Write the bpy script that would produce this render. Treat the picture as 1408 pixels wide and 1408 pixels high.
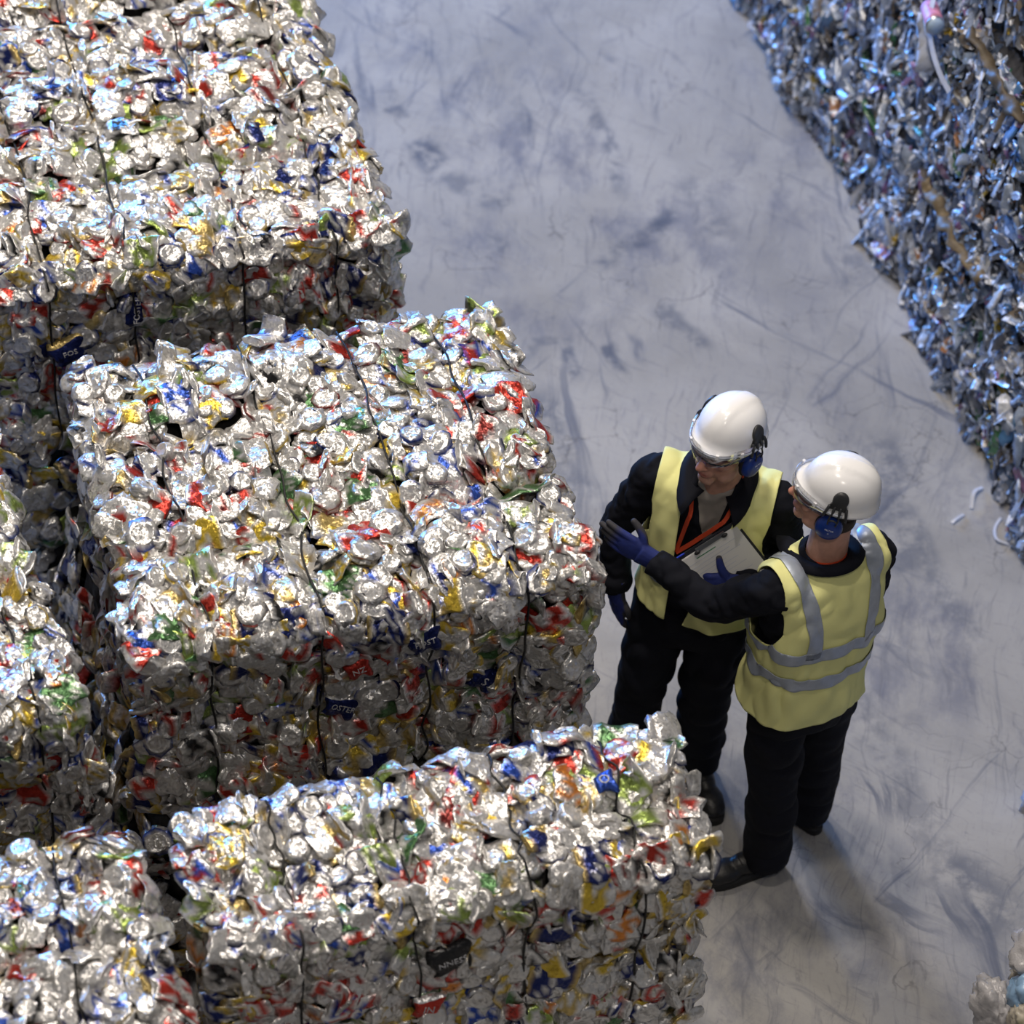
import bpy, math, random
import numpy as np
from mathutils import Vector, Matrix

S = bpy.context.scene
COL = S.collection
for o in list(bpy.data.objects):
    bpy.data.objects.remove(o)

# ------------------------------------------------------------------ camera
PITCH, ROLL, YAW = 0.727552, 0.079856, -0.338120
CAM = (-0.698, -5.118, 8.061)
cd = bpy.data.cameras.new('camera')
cam = bpy.data.objects.new('camera', cd)
COL.objects.link(cam)
cam.matrix_world = (Matrix.Translation(CAM) @ Matrix.Rotation(YAW, 4, 'Z') @ Matrix.Rotation(PITCH, 4, 'X')
                    @ Matrix.Rotation(ROLL, 4, 'Z'))
cd.sensor_width = 36.0
cd.lens = 36.0 * 4000.0 / 1408.0
cd.clip_end = 200
cd.dof.use_dof = True
cd.dof.focus_distance = 8.75
cd.dof.aperture_fstop = 2.2
S.camera = cam

# ------------------------------------------------------------------ exposure
S.view_settings.view_transform = 'Standard'
S.view_settings.look = 'None'
S.view_settings.gamma = 1.0
S.view_settings.exposure = 0.0
S.view_settings.use_curve_mapping = False
S.cycles.max_bounces = 6
S.cycles.transparent_max_bounces = 8
S.cycles.use_denoising = True

# ------------------------------------------------------------------ world (dim grey hall) and lamps
W = bpy.data.worlds.new('hall_ambient')
S.world = W
W.use_nodes = True
W.node_tree.nodes['Background'].inputs['Color'].default_value = (0.72, 0.73, 0.78, 1)
W.node_tree.nodes['Background'].inputs['Strength'].default_value = 0.165


def lamp(name, loc, target, size, power, color, shape='DISK', size_y=None):
    ld = bpy.data.lights.new(name, 'AREA')
    ld.shape = shape
    ld.size = size
    if size_y:
        ld.size_y = size_y
    ld.energy = power
    ld.color = color
    o = bpy.data.objects.new(name, ld)
    COL.objects.link(o)
    o.location = loc
    d = Vector(target) - Vector(loc)
    o.rotation_euler = d.to_track_quat('-Z', 'Y').to_euler()
    return o


WARM = (1.0, 0.90, 0.79)
for (x, y, p) in ((1.1, 1.5, 215), (0.2, 3.6, 150), (1.7, 5.6, 240), (0.1, -0.8, 105), (0.4, 8.4, 200), (0.0, -4.8, 105)):  # the frontmost lamp is added to brighten the bale fronts
    lamp('highbay_lamp', (x, y, 9.2), (x, y, 0), 0.55, p, WARM)
# daylight from the open hall door at the far end of the aisle
lamp('door_daylight', (-1.0, 14.0, 2.3), (2.8, 1.5, 0.8), 5.0, 3100, (0.08, 0.35, 1.0), 'RECTANGLE', 3.2)


# ------------------------------------------------------------------ noise
def _hash(ix, iy, iz, seed):
    h = (ix.astype(np.int64) * 374761393 + iy.astype(np.int64) * 668265263 + iz.astype(np.int64) * 2147483647
         + seed * 974711) & 0xFFFFFFFF
    h = ((h ^ (h >> 13)) * 1274126177) & 0xFFFFFFFF
    h = (h ^ (h >> 16)) & 0xFFFFFF
    return h.astype(np.float64) / float(0xFFFFFF) * 2 - 1


def vnoise(P, seed=0):
    P = np.asarray(P, float)
    i = np.floor(P).astype(np.int64)
    f = P - i
    f = f * f * (3 - 2 * f)
    r = 0
    for dx in (0, 1):
        for dy in (0, 1):
            for dz in (0, 1):
                w = (f[..., 0] if dx else 1 - f[..., 0]) * (f[..., 1] if dy else 1 - f[..., 1]) * (f[..., 2] if dz else 1 - f[..., 2])
                r = r + w * _hash(i[..., 0] + dx, i[..., 1] + dy, i[..., 2] + dz, seed)
    return r


# ------------------------------------------------------------------ materials
def mat(name, color, rough=0.6, metal=0.0, attr=None, bump=0.0, bscale=200.0, spec=0.5, noise=0.0, nscale=8.0, voronoi=False, sheen=0.0):
    m = bpy.data.materials.new(name)
    m.use_nodes = True
    nt = m.node_tree
    b = nt.nodes['Principled BSDF']
    b.inputs['Base Color'].default_value = (*color, 1)
    b.inputs['Roughness'].default_value = rough
    b.inputs['Metallic'].default_value = metal
    b.inputs['Specular IOR Level'].default_value = spec
    if sheen:
        b.inputs['Sheen Weight'].default_value = sheen
    src = None
    if attr:
        a = nt.nodes.new('ShaderNodeAttribute')
        a.attribute_name = attr
        src = a.outputs['Color']
    if noise:
        tc = nt.nodes.new('ShaderNodeTexCoord')
        n = nt.nodes.new('ShaderNodeTexNoise')
        n.inputs['Scale'].default_value = nscale
        n.inputs['Detail'].default_value = 5
        nt.links.new(tc.outputs['Object'], n.inputs['Vector'])
        mr = nt.nodes.new('ShaderNodeMapRange')
        mr.inputs['From Min'].default_value = 0.3
        mr.inputs['From Max'].default_value = 0.7
        mr.inputs['To Min'].default_value = 1 - noise
        mr.inputs['To Max'].default_value = 1 + noise
        nt.links.new(n.outputs['Fac'], mr.inputs['Value'])
        mx = nt.nodes.new('ShaderNodeVectorMath')
        mx.operation = 'SCALE'
        if src:
            nt.links.new(src, mx.inputs[0])
        else:
            mx.inputs[0].default_value = color
        nt.links.new(mr.outputs['Result'], mx.inputs['Scale'])
        src = mx.outputs['Vector']
    if src:
        nt.links.new(src, b.inputs['Base Color'])
    if bump:
        tc = nt.nodes.new('ShaderNodeTexCoord')
        if voronoi:
            n = nt.nodes.new('ShaderNodeTexVoronoi')
            out = n.outputs['Distance']
        else:
            n = nt.nodes.new('ShaderNodeTexNoise')
            n.inputs['Detail'].default_value = 3
            out = n.outputs['Fac']
        n.inputs['Scale'].default_value = bscale
        nt.links.new(tc.outputs['Object'], n.inputs['Vector'])
        bp = nt.nodes.new('ShaderNodeBump')
        bp.inputs['Strength'].default_value = bump
        bp.inputs['Distance'].default_value = 0.004
        nt.links.new(out, bp.inputs['Height'])
        nt.links.new(bp.outputs['Normal'], b.inputs['Normal'])
    return m


SCUFFS_AND_SHADOW = [(2.388, 2.861, 2.81, 3.084, 0.06, 0.95), (1.869, 3.729, 1.94, 3.56, 0.10, 0.95), (1.896, 3.538, 2.104, 3.278, 0.10, 0.6),
          (1.907, 2.251, 1.941, 1.608, 0.16, 0.65), (2.558, 2.595, 2.673, 2.298, 0.07, 0.65), (2.655, 3.963, 2.633, 3.25, 0.06, 0.65), (2.336, 3.984, 2.351, 3.646, 0.05, 0.5),
          (3.172, 1.701, 2.963, 1.001, 0.16, 0.65), (2.617, 1.083, 2.68, -0.402, 0.10, 0.45), (2.115, 2.529, 2.124, 2.261, 0.04, 0.8), (2.302, 2.424, 2.291, 2.255, 0.045, 0.85),  # first entry here: shadow right of the second worker, painted into the floor
          (1.92, 2.369, 1.995, 2.495, 0.035, 0.6), (1.995, 2.495, 2.088, 2.49, 0.035, 0.6), (1.823, 3.976, 1.847, 3.875, 0.06, 0.8), (3.40, 2.80, 3.41, 2.5, 0.1, 0.5),
          (1.961, 3.097, 2.059, 3.01, 0.09, 0.6), (2.895, 3.293, 2.945, 2.875, 0.10, 0.45), (3.14, 1.325, 3.117, 0.613, 0.07, 0.5), (2.685, -0.192, 2.803, -0.551, 0.18, 0.6)]


def floor_material():
    m = bpy.data.materials.new('scuffed_concrete')
    m.use_nodes = True
    nt = m.node_tree
    L = nt.links
    b = nt.nodes['Principled BSDF']
    tc = nt.nodes.new('ShaderNodeTexCoord')

    wn = nt.nodes.new('ShaderNodeTexNoise')
    wn.inputs['Scale'].default_value = 1.3
    wn.inputs['Detail'].default_value = 3
    L.new(tc.outputs['Object'], wn.inputs['Vector'])
    warp = nt.nodes.new('ShaderNodeVectorMath')
    warp.operation = 'MULTIPLY_ADD'
    L.new(wn.outputs['Color'], warp.inputs[0])
    warp.inputs[1].default_value = (0.30, 0.30, 0)
    L.new(tc.outputs['Object'], warp.inputs[2])

    def mapping(scale, rot=0.0, loc=(0, 0, 0)):
        mp = nt.nodes.new('ShaderNodeMapping')
        mp.inputs['Scale'].default_value = scale
        mp.inputs['Rotation'].default_value = (0, 0, rot)
        mp.inputs['Location'].default_value = loc
        if rot:
            turn = nt.nodes.new('ShaderNodeMapping')
            turn.inputs['Rotation'].default_value = (0, 0, rot)
            mp.inputs['Rotation'].default_value = (0, 0, 0)
            L.new(warp.outputs[0], turn.inputs['Vector'])
            L.new(turn.outputs['Vector'], mp.inputs['Vector'])
        else:
            L.new(tc.outputs['Object'], mp.inputs['Vector'])
        return mp.outputs['Vector']

    def noise(scale, det, rough, vec, dist=0.0):
        n = nt.nodes.new('ShaderNodeTexNoise')
        n.inputs['Scale'].default_value = scale
        n.inputs['Detail'].default_value = det
        n.inputs['Roughness'].default_value = rough
        n.inputs['Distortion'].default_value = dist
        L.new(vec, n.inputs['Vector'])
        return n.outputs['Fac']

    def ramp(fac, lo, hi, a, c):
        r = nt.nodes.new('ShaderNodeMapRange')
        r.interpolation_type = 'SMOOTHSTEP'
        for k, v in (('From Min', lo), ('From Max', hi), ('To Min', a), ('To Max', c)):
            r.inputs[k].default_value = v
        L.new(fac, r.inputs['Value'])
        return r.outputs['Result']

    def math_(op, a, c):
        n = nt.nodes.new('ShaderNodeMath')
        n.operation = op
        for i, v in enumerate((a, c)):
            if isinstance(v, (int, float)):
                n.inputs[i].default_value = v
            else:
                L.new(v, n.inputs[i])
        return n.outputs[0]

    def mix(fac, c1, c2):
        n = nt.nodes.new('ShaderNodeMix')
        n.data_type = 'RGBA'
        L.new(fac, n.inputs[0])
        for i, c in ((6, c1), (7, c2)):
            if isinstance(c, tuple):
                n.inputs[i].default_value = (*c, 1)
            else:
                L.new(c, n.inputs[i])
        return n.outputs[2]

    plain = mapping((1, 1, 1))
    cloud = noise(1.3, 6, 0.6, plain, 0.6)
    col = mix(ramp(cloud, 0.32, 0.68, 0, 1), (0.285, 0.28, 0.272), (0.395, 0.385, 0.370))
    # broad rubber smudges, bluish grey
    sm = math_('MULTIPLY', ramp(noise(2.6, 9, 0.72, mapping((1, 0.55, 1), 0.35)), 0.46, 0.66, 0, 1),
               ramp(noise(0.9, 3, 0.5, mapping((1, 1, 1), 0, (4, 2, 0))), 0.36, 0.58, 0, 1))
    col = mix(math_('MULTIPLY', sm, 0.75), col, (0.13, 0.14, 0.19))
    # streaks dragged across the slab in several directions
    for k, (rot, sc, thr, amt) in enumerate(((0.15, (7, 0.7, 1), 0.58, 0.75), (-0.6, (8, 0.9, 1), 0.60, 0.7),
                                             (0.95, (9, 0.8, 1), 0.60, 0.7), (-0.15, (8, 0.8, 1), 0.61, 0.6), (0.45, (12, 0.6, 1), 0.58, 0.6))):
        st = math_('MULTIPLY', ramp(noise(1.0, 5, 0.65, mapping(sc, rot, (k * 3.1, k * 1.7, 0)), 0.9), thr, thr + 0.12, 0, 1),
                   ramp(noise(1.1, 2, 0.5, mapping((1, 1, 1), 0, (k * 5.3, 9 - k, 0))), 0.40, 0.56, 0, 1))
        col = mix(math_('MULTIPLY', st, amt), col, (0.10, 0.115, 0.16))
    # individual tyre scuffs and drag marks, plus a shadow band painted beside a worker
    brk = ramp(noise(7, 5, 0.7, plain), 0.38, 0.6, 0, 1)
    wob = nt.nodes.new('ShaderNodeTexNoise')
    wob.inputs['Scale'].default_value = 3.5
    wob.inputs['Detail'].default_value = 4
    L.new(plain, wob.inputs['Vector'])
    wv = nt.nodes.new('ShaderNodeVectorMath')
    wv.operation = 'MULTIPLY_ADD'
    L.new(wob.outputs['Color'], wv.inputs[0])
    wv.inputs[1].default_value = (0.16, 0.16, 0)
    L.new(plain, wv.inputs[2])
    for x0, y0, x1, y1, w, amt in SCUFFS_AND_SHADOW:
        ln = math.hypot(x1 - x0, y1 - y0)
        ux, uy = (x1 - x0) / ln, (y1 - y0) / ln
        rel = nt.nodes.new('ShaderNodeVectorMath')
        rel.operation = 'SUBTRACT'
        L.new(wv.outputs[0], rel.inputs[0])
        rel.inputs[1].default_value = ((x0 + x1) / 2 + 0.08, (y0 + y1) / 2 + 0.08, 0)
        d = []
        for ax in ((ux, uy, 0), (-uy, ux, 0)):
            n = nt.nodes.new('ShaderNodeVectorMath')
            n.operation = 'DOT_PRODUCT'
            L.new(rel.outputs[0], n.inputs[0])
            n.inputs[1].default_value = ax
            d.append(math_('ABSOLUTE', n.outputs['Value'], 0))
        mk = math_('MULTIPLY', ramp(d[0], ln * 0.35, ln * 0.6, 1, 0), ramp(d[1], w * 0.25, w, 1, 0))
        col = mix(math_('MULTIPLY', math_('MULTIPLY', mk, brk), amt), col, (0.085, 0.10, 0.14))
    # fine scratches and speckle
    sc1 = ramp(noise(1.0, 4, 0.7, mapping((45, 4.0, 1), 0.4), 0.5), 0.54, 0.70, 0, 0.5)
    col = mix(sc1, col, (0.15, 0.155, 0.18))
    sc2 = ramp(noise(1.0, 4, 0.7, mapping((40, 5.0, 1), -0.75), 0.5), 0.56, 0.72, 0, 0.45)
    col = mix(sc2, col, (0.15, 0.155, 0.18))
    fine = ramp(noise(38, 6, 0.75, plain), 0.56, 0.72, 0, 0.4)
    col = mix(fine, col, (0.16, 0.16, 0.18))
    # hairline cracks
    v = nt.nodes.new('ShaderNodeTexVoronoi')
    v.feature = 'DISTANCE_TO_EDGE'
    v.inputs['Scale'].default_value = 3.2
    nz = nt.nodes.new('ShaderNodeTexNoise')
    nz.inputs['Scale'].default_value = 3.0
    nz.inputs['Detail'].default_value = 5
    L.new(plain, nz.inputs['Vector'])
    va = nt.nodes.new('ShaderNodeVectorMath')
    va.operation = 'MULTIPLY_ADD'
    L.new(nz.outputs['Color'], va.inputs[0])
    va.inputs[1].default_value = (0.7, 0.7, 0)
    L.new(plain, va.inputs[2])
    L.new(va.outputs[0], v.inputs['Vector'])
    cr = math_('MULTIPLY', ramp(v.outputs['Distance'], 0.0, 0.012, 1, 0),
               ramp(noise(1.6, 2, 0.5, mapping((1, 1, 1), 0, (1, 6, 0))), 0.5, 0.6, 0, 0.55))
    col = mix(cr, col, (0.09, 0.09, 0.10))
    L.new(col, b.inputs['Base Color'])
    L.new(ramp(noise(5, 5, 0.6, plain), 0.3, 0.7, 0.42, 0.62), b.inputs['Roughness'])
    b.inputs['Specular IOR Level'].default_value = 0.35
    bp = nt.nodes.new('ShaderNodeBump')
    bp.inputs['Strength'].default_value = 0.25
    bp.inputs['Distance'].default_value = 0.003
    L.new(noise(45, 6, 0.7, plain), bp.inputs['Height'])
    L.new(bp.outputs['Normal'], b.inputs['Normal'])
    return m


M = {}
M['can'] = mat('crushed_aluminium', (0.8, 0.8, 0.8), 0.32, 0.64, attr='tint', bump=0.6, bscale=95, noise=0.15, nscale=60)
def foil_facets(m, scale, k, scale2, k2):
    nt = m.node_tree
    b = nt.nodes['Principled BSDF']
    old = b.inputs['Normal'].links[0].from_socket
    tc = nt.nodes.new('ShaderNodeTexCoord')
    prev = old
    for sc, kk in ((scale, k), (scale2, k2)):
        v = nt.nodes.new('ShaderNodeTexVoronoi')
        v.inputs['Scale'].default_value = sc
        nt.links.new(tc.outputs['Object'], v.inputs['Vector'])
        c = nt.nodes.new('ShaderNodeVectorMath')
        c.operation = 'SUBTRACT'
        nt.links.new(v.outputs['Color'], c.inputs[0])
        c.inputs[1].default_value = (0.5, 0.5, 0.5)
        s_ = nt.nodes.new('ShaderNodeVectorMath')
        s_.operation = 'SCALE'
        nt.links.new(c.outputs[0], s_.inputs[0])
        s_.inputs['Scale'].default_value = kk
        a = nt.nodes.new('ShaderNodeVectorMath')
        a.operation = 'ADD'
        nt.links.new(prev, a.inputs[0])
        nt.links.new(s_.outputs[0], a.inputs[1])
        prev = a.outputs[0]
    n = nt.nodes.new('ShaderNodeVectorMath')
    n.operation = 'NORMALIZE'
    nt.links.new(prev, n.inputs[0])
    nt.links.new(n.outputs[0], b.inputs['Normal'])


foil_facets(M['can'], 60, 0.40, 150, 0.42)
M['core'] = mat('packed_scrap_shadow', (0.03, 0.029, 0.028), 0.6, 0.3, bump=1.0, bscale=40, noise=0.5, nscale=30)  # grimy packed scrap, darkened to stand in for shade in the gaps
M['wire'] = mat('black_baling_wire', (0.012, 0.012, 0.013), 0.5, 0.3)
M['film'] = mat('scrap_plastic', (0.8, 0.8, 0.8), 0.24, 0.0, attr='tint', bump=0.5, bscale=90, spec=0.9, noise=0.2, nscale=50)
M['filmcore'] = mat('packed_plastic_shadow', (0.035, 0.036, 0.042), 0.5, 0.0, bump=1.0, bscale=50, noise=0.5, nscale=30)  # dark colour stands in for shade between the plastic pieces
M['navy'] = mat('navy_workwear_cotton', (0.0058, 0.0066, 0.0115), 0.85, 0, bump=0.25, bscale=500, spec=0.18, noise=0.25, nscale=9)
M['vest'] = mat('fluorescent_yellow_mesh', (0.80, 0.79, 0.34), 0.75, 0, bump=0.15, bscale=700, spec=0.2, noise=0.05, nscale=6)
M['band'] = mat('grey_reflective_tape', (0.36, 0.40, 0.47), 0.38, 0.25, noise=0.08, nscale=40)
M['skin'] = mat('skin', (0.5, 0.26, 0.19), 0.5, 0, attr='tint', bump=0.15, bscale=400, noise=0.08, nscale=60)
M['hair'] = mat('dark_brown_hair', (0.03, 0.02, 0.014), 0.6, 0, bump=0.8, bscale=600, noise=0.4, nscale=300)
M['hat'] = mat('white_helmet_plastic', (0.87, 0.87, 0.88), 0.2, 0, spec=0.5)
M['blue'] = mat('blue_ear_cup_plastic', (0.006, 0.035, 0.23), 0.3, 0)
M['dark'] = mat('dark_grey_plastic', (0.022, 0.023, 0.026), 0.45, 0)
M['foam'] = mat('black_ear_cushion', (0.01, 0.01, 0.012), 0.7, 0)
M['steel'] = mat('spring_steel', (0.55, 0.57, 0.6), 0.3, 0.9)
M['boot'] = mat('black_boot_leather', (0.012, 0.012, 0.013), 0.42, 0, bump=0.3, bscale=120)
M['sole'] = mat('black_rubber', (0.008, 0.008, 0.009), 0.7, 0)
M['glove'] = mat('coated_knit_glove', (0.01, 0.03, 0.2), 0.75, 0, attr='tint', bump=0.3, bscale=500, noise=0.15, nscale=60)
M['orange'] = mat('orange_ribbon', (0.62, 0.07, 0.022), 0.6, 0)
M['shirt'] = mat('grey_cotton_shirt', (0.30, 0.27, 0.24), 0.85, 0, noise=0.1, nscale=20)
M['paper'] = mat('printed_paper', (0.72, 0.72, 0.72), 0.7, 0)
M['board'] = mat('black_clipboard', (0.02, 0.022, 0.03), 0.5, 0)
M['boardblue'] = mat('blue_clipboard_edge', (0.02, 0.05, 0.5), 0.5, 0)
M['white'] = mat('white_print', (0.75, 0.76, 0.8), 0.5, 0)
M['ink'] = mat('black_print', (0.03, 0.03, 0.03), 0.6, 0)
M['green'] = mat('green_print', (0.03, 0.22, 0.10), 0.6, 0)
M['tape'] = mat('pale_film', (0.55, 0.58, 0.66), 0.35, 0, noise=0.15, nscale=20)
M['floor'] = floor_material()


def clear_material():
    m = bpy.data.materials.new('clear_visor')
    m.use_nodes = True
    nt = m.node_tree
    for n in list(nt.nodes):
        nt.nodes.remove(n)
    out = nt.nodes.new('ShaderNodeOutputMaterial')
    tr = nt.nodes.new('ShaderNodeBsdfTransparent')
    tr.inputs['Color'].default_value = (0.96, 0.965, 0.98, 1)
    gl = nt.nodes.new('ShaderNodeBsdfGlossy')
    gl.inputs['Roughness'].default_value = 0.08
    gl.inputs['Color'].default_value = (0.9, 0.93, 1, 1)
    mx = nt.nodes.new('ShaderNodeMixShader')
    fr = nt.nodes.new('ShaderNodeFresnel')
    fr.inputs['IOR'].default_value = 1.35
    hf = nt.nodes.new('ShaderNodeMath')
    hf.operation = 'MULTIPLY'
    hf.inputs[1].default_value = 0.5
    nt.links.new(fr.outputs[0], hf.inputs[0])
    nt.links.new(hf.outputs[0], mx.inputs[0])
    nt.links.new(tr.outputs[0], mx.inputs[1])
    nt.links.new(gl.outputs[0], mx.inputs[2])
    nt.links.new(mx.outputs[0], out.inputs['Surface'])
    return m


M['clear'] = clear_material()


# ------------------------------------------------------------------ mesh helpers
def make_mesh(name, V, F, material, smooth=True, vcol=None, fcol=None, smooth_mask=None):
    """V (n,3); F list/array of polygons; vcol per vertex or fcol per face rgb."""
    me = bpy.data.meshes.new(name)
    V = np.asarray(V, np.float32)
    if isinstance(F, np.ndarray):
        nf, k = F.shape
        loops = F.ravel()
        starts = np.arange(nf) * k
        totals = np.full(nf, k)
    else:
        totals = np.array([len(f) for f in F], int)
        starts = np.concatenate([[0], np.cumsum(totals)[:-1]]).astype(int)
        loops = np.fromiter((i for f in F for i in f), int)
        nf = len(F)
    me.vertices.add(len(V))
    me.vertices.foreach_set('co', V.ravel())
    me.loops.add(len(loops))
    me.loops.foreach_set('vertex_index', np.asarray(loops, np.int32))
    me.polygons.add(nf)
    me.polygons.foreach_set('loop_start', np.asarray(starts, np.int32))
    sm = np.full(nf, bool(smooth)) if smooth_mask is None else np.asarray(smooth_mask, bool)
    me.polygons.foreach_set('use_smooth', sm)
    me.update(calc_edges=True)
    if vcol is not None:
        a = me.color_attributes.new('tint', 'FLOAT_COLOR', 'POINT')
        a.data.foreach_set('color', np.concatenate([np.asarray(vcol, np.float32), np.ones((len(V), 1), np.float32)], 1).ravel())
    if fcol is not None:
        a = me.color_attributes.new('tint', 'FLOAT_COLOR', 'CORNER')
        fc = np.repeat(np.asarray(fcol, np.float32), totals, axis=0)
        a.data.foreach_set('color', np.concatenate([fc, np.ones((len(fc), 1), np.float32)], 1).ravel())
    me.validate()
    if material:
        me.materials.append(material)
    return me


def put(name, me, parent=None, loc=None):
    o = bpy.data.objects.new(name, me)
    COL.objects.link(o)
    if parent:
        o.parent = parent
    if loc is not None:
        o.location = loc
    return o


def thing(name, label, cat, loc=(0, 0, 0), rz=0.0, group=None):
    o = bpy.data.objects.new(name, None)
    COL.objects.link(o)
    o.empty_display_size = 0.1
    o.location = loc
    o.rotation_euler = (0, 0, rz)
    o['label'] = label
    o['category'] = cat
    if group:
        o['group'] = group
    return o


class Bag:
    """Collects pieces of geometry to be linked as one mesh."""

    def __init__(self):
        self.V, self.F, self.n = [], [], 0

    def add(self, V, F):
        V = np.asarray(V, float)
        self.V.append(V)
        for f in F:
            self.F.append([int(i) + self.n for i in f])
        self.n += len(V)
        return self

    def arrays(self):
        return np.concatenate(self.V), self.F

    def obj(self, name, material, parent=None, smooth=True):
        V, F = self.arrays()
        return put(name, make_mesh(name, V, F, material, smooth), parent)


def loft(rings, closed=True, cap=True):
    R = np.asarray(rings, float)
    k, n, _ = R.shape
    V = R.reshape(-1, 3)
    F = []
    nn = n if closed else n - 1
    for i in range(k - 1):
        for j in range(nn):
            j2 = (j + 1) % n
            F.append([i * n + j, i * n + j2, (i + 1) * n + j2, (i + 1) * n + j])
    if cap:
        V = np.concatenate([V, R[:1].mean(1), R[-1:].mean(1)])
        a, b = k * n, k * n + 1
        for j in range(nn):
            j2 = (j + 1) % n
            F.append([a, j2, j])
            F.append([b, (k - 1) * n + j, (k - 1) * n + j2])
    return V, F


def spline(P, m=6):
    P = np.asarray(P, float)
    if len(P) < 3:
        t = np.linspace(0, 1, m + 1)[:, None]
        return P[0] * (1 - t) + P[-1] * t
    Q = np.concatenate([[2 * P[0] - P[1]], P, [2 * P[-1] - P[-2]]])
    out = []
    for i in range(1, len(Q) - 2):
        for t in np.linspace(0, 1, m, endpoint=False):
            a, b, c, d = Q[i - 1], Q[i], Q[i + 1], Q[i + 2]
            out.append(0.5 * (2 * b + (c - a) * t + (2 * a - 5 * b + 4 * c - d) * t * t + (3 * b - a - 3 * c + d) * t ** 3))
    out.append(P[-1])
    return np.array(out)


def tube(P, r, n=12, m=5, cap=True, flat=None, up=None, round_ends=False):
    """Round tube through P, radius list r. flat=(fx, fy) scales the section along its two axes."""
    P = np.asarray(P, float)
    r = np.asarray(r if hasattr(r, '__len__') else [r] * len(P), float)
    C = spline(np.column_stack([P, r]), m)
    Q, rr = C[:, :3], np.maximum(C[:, 3], 1e-4)
    if round_ends:
        T0 = Q[0] - Q[1]
        T0 /= np.linalg.norm(T0) + 1e-9
        T1 = Q[-1] - Q[-2]
        T1 /= np.linalg.norm(T1) + 1e-9
        s = [0.9, 0.6]
        Q = np.concatenate([[Q[0] + T0 * rr[0] * 0.85, Q[0] + T0 * rr[0] * 0.5], Q, [Q[-1] + T1 * rr[-1] * 0.5, Q[-1] + T1 * rr[-1] * 0.85]])
        rr = np.concatenate([[rr[0] * 0.45, rr[0] * 0.85], rr, [rr[-1] * 0.85, rr[-1] * 0.45]])
    T = np.gradient(Q, axis=0)
    T /= np.linalg.norm(T, axis=1)[:, None] + 1e-12
    u = np.array(up if up is not None else ([0, 0, 1] if abs(T[0][2]) < 0.9 else [0, 1, 0]), float)
    th = np.linspace(0, 2 * np.pi, n, endpoint=False)
    rings = []
    fx, fy = flat if flat else (1, 1)
    for q, t, a in zip(Q, T, rr):
        u = u - t * (u @ t)
        u /= np.linalg.norm(u) + 1e-12
        w = np.cross(t, u)
        rings.append(q + a * (np.outer(np.cos(th) * fx, u) + np.outer(np.sin(th) * fy, w)))
    return loft(rings, True, cap)


def ball(c, r, n=14, k=9, R=None):
    r = np.asarray(r if hasattr(r, '__len__') else (r, r, r), float)
    th = np.linspace(0, 2 * np.pi, n, endpoint=False)
    rings = []
    for a in np.linspace(-np.pi / 2 + 0.12, np.pi / 2 - 0.12, k):
        p = np.column_stack([np.cos(a) * np.cos(th), np.cos(a) * np.sin(th), np.full(n, np.sin(a))]) * r
        if R is not None:
            p = p @ np.asarray(R).T
        rings.append(p + np.asarray(c))
    return loft(rings)


def box(c, h, R=None):
    c, h = np.asarray(c, float), np.asarray(h, float)
    V = np.array([[x, y, z] for x in (-1, 1) for y in (-1, 1) for z in (-1, 1)], float) * h
    if R is not None:
        V = V @ np.asarray(R).T
    F = [[0, 1, 3, 2], [4, 6, 7, 5], [0, 4, 5, 1], [2, 3, 7, 6], [0, 2, 6, 4], [1, 5, 7, 3]]
    return V + c, F


def voxel(parts, size, smooth=3, factor=0.5):
    """Union of closed pieces as one continuous skin."""
    b = Bag()
    for V, F in parts:
        b.add(V, F)
    V, F = b.arrays()
    me = make_mesh('scratch', V, F, None)
    o = put('scratch', me)
    md = o.modifiers.new('r', 'REMESH')
    md.mode = 'VOXEL'
    md.voxel_size = size
    if smooth:
        sm = o.modifiers.new('s', 'SMOOTH')
        sm.iterations = smooth
        sm.factor = factor
    dg = bpy.context.evaluated_depsgraph_get()
    ev = o.evaluated_get(dg)
    m2 = ev.to_mesh()
    V = np.empty(len(m2.vertices) * 3)
    m2.vertices.foreach_get('co', V)
    V = V.reshape(-1, 3)
    tot = np.empty(len(m2.polygons), int)
    m2.polygons.foreach_get('loop_total', tot)
    li = np.empty(len(m2.loops), int)
    m2.loops.foreach_get('vertex_index', li)
    if (tot == 4).all():
        F = li.reshape(-1, 4)
    else:
        F, k = [], 0
        for t in tot:
            F.append(li[k:k + t].tolist())
            k += t
        F = np.array([f if len(f) == 4 else [f[0], f[1], f[2], f[2]] for f in F])
    ev.to_mesh_clear()
    bpy.data.objects.remove(o)
    bpy.data.meshes.remove(me)
    return V, F


def vnormals(V, F):
    F = np.asarray(F)
    a = V[F[:, 1]] - V[F[:, 0]]
    b = V[F[:, 2]] - V[F[:, 0]]
    n = np.cross(a, b)
    N = np.zeros_like(V)
    for j in range(F.shape[1]):
        np.add.at(N, F[:, j], n)
    return N / (np.linalg.norm(N, axis=1)[:, None] + 1e-12)


def tris(F):
    F = np.asarray(F)
    if F.shape[1] == 3:
        return F
    return np.concatenate([F[:, [0, 1, 2]], F[:, [0, 2, 3]]])


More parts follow.
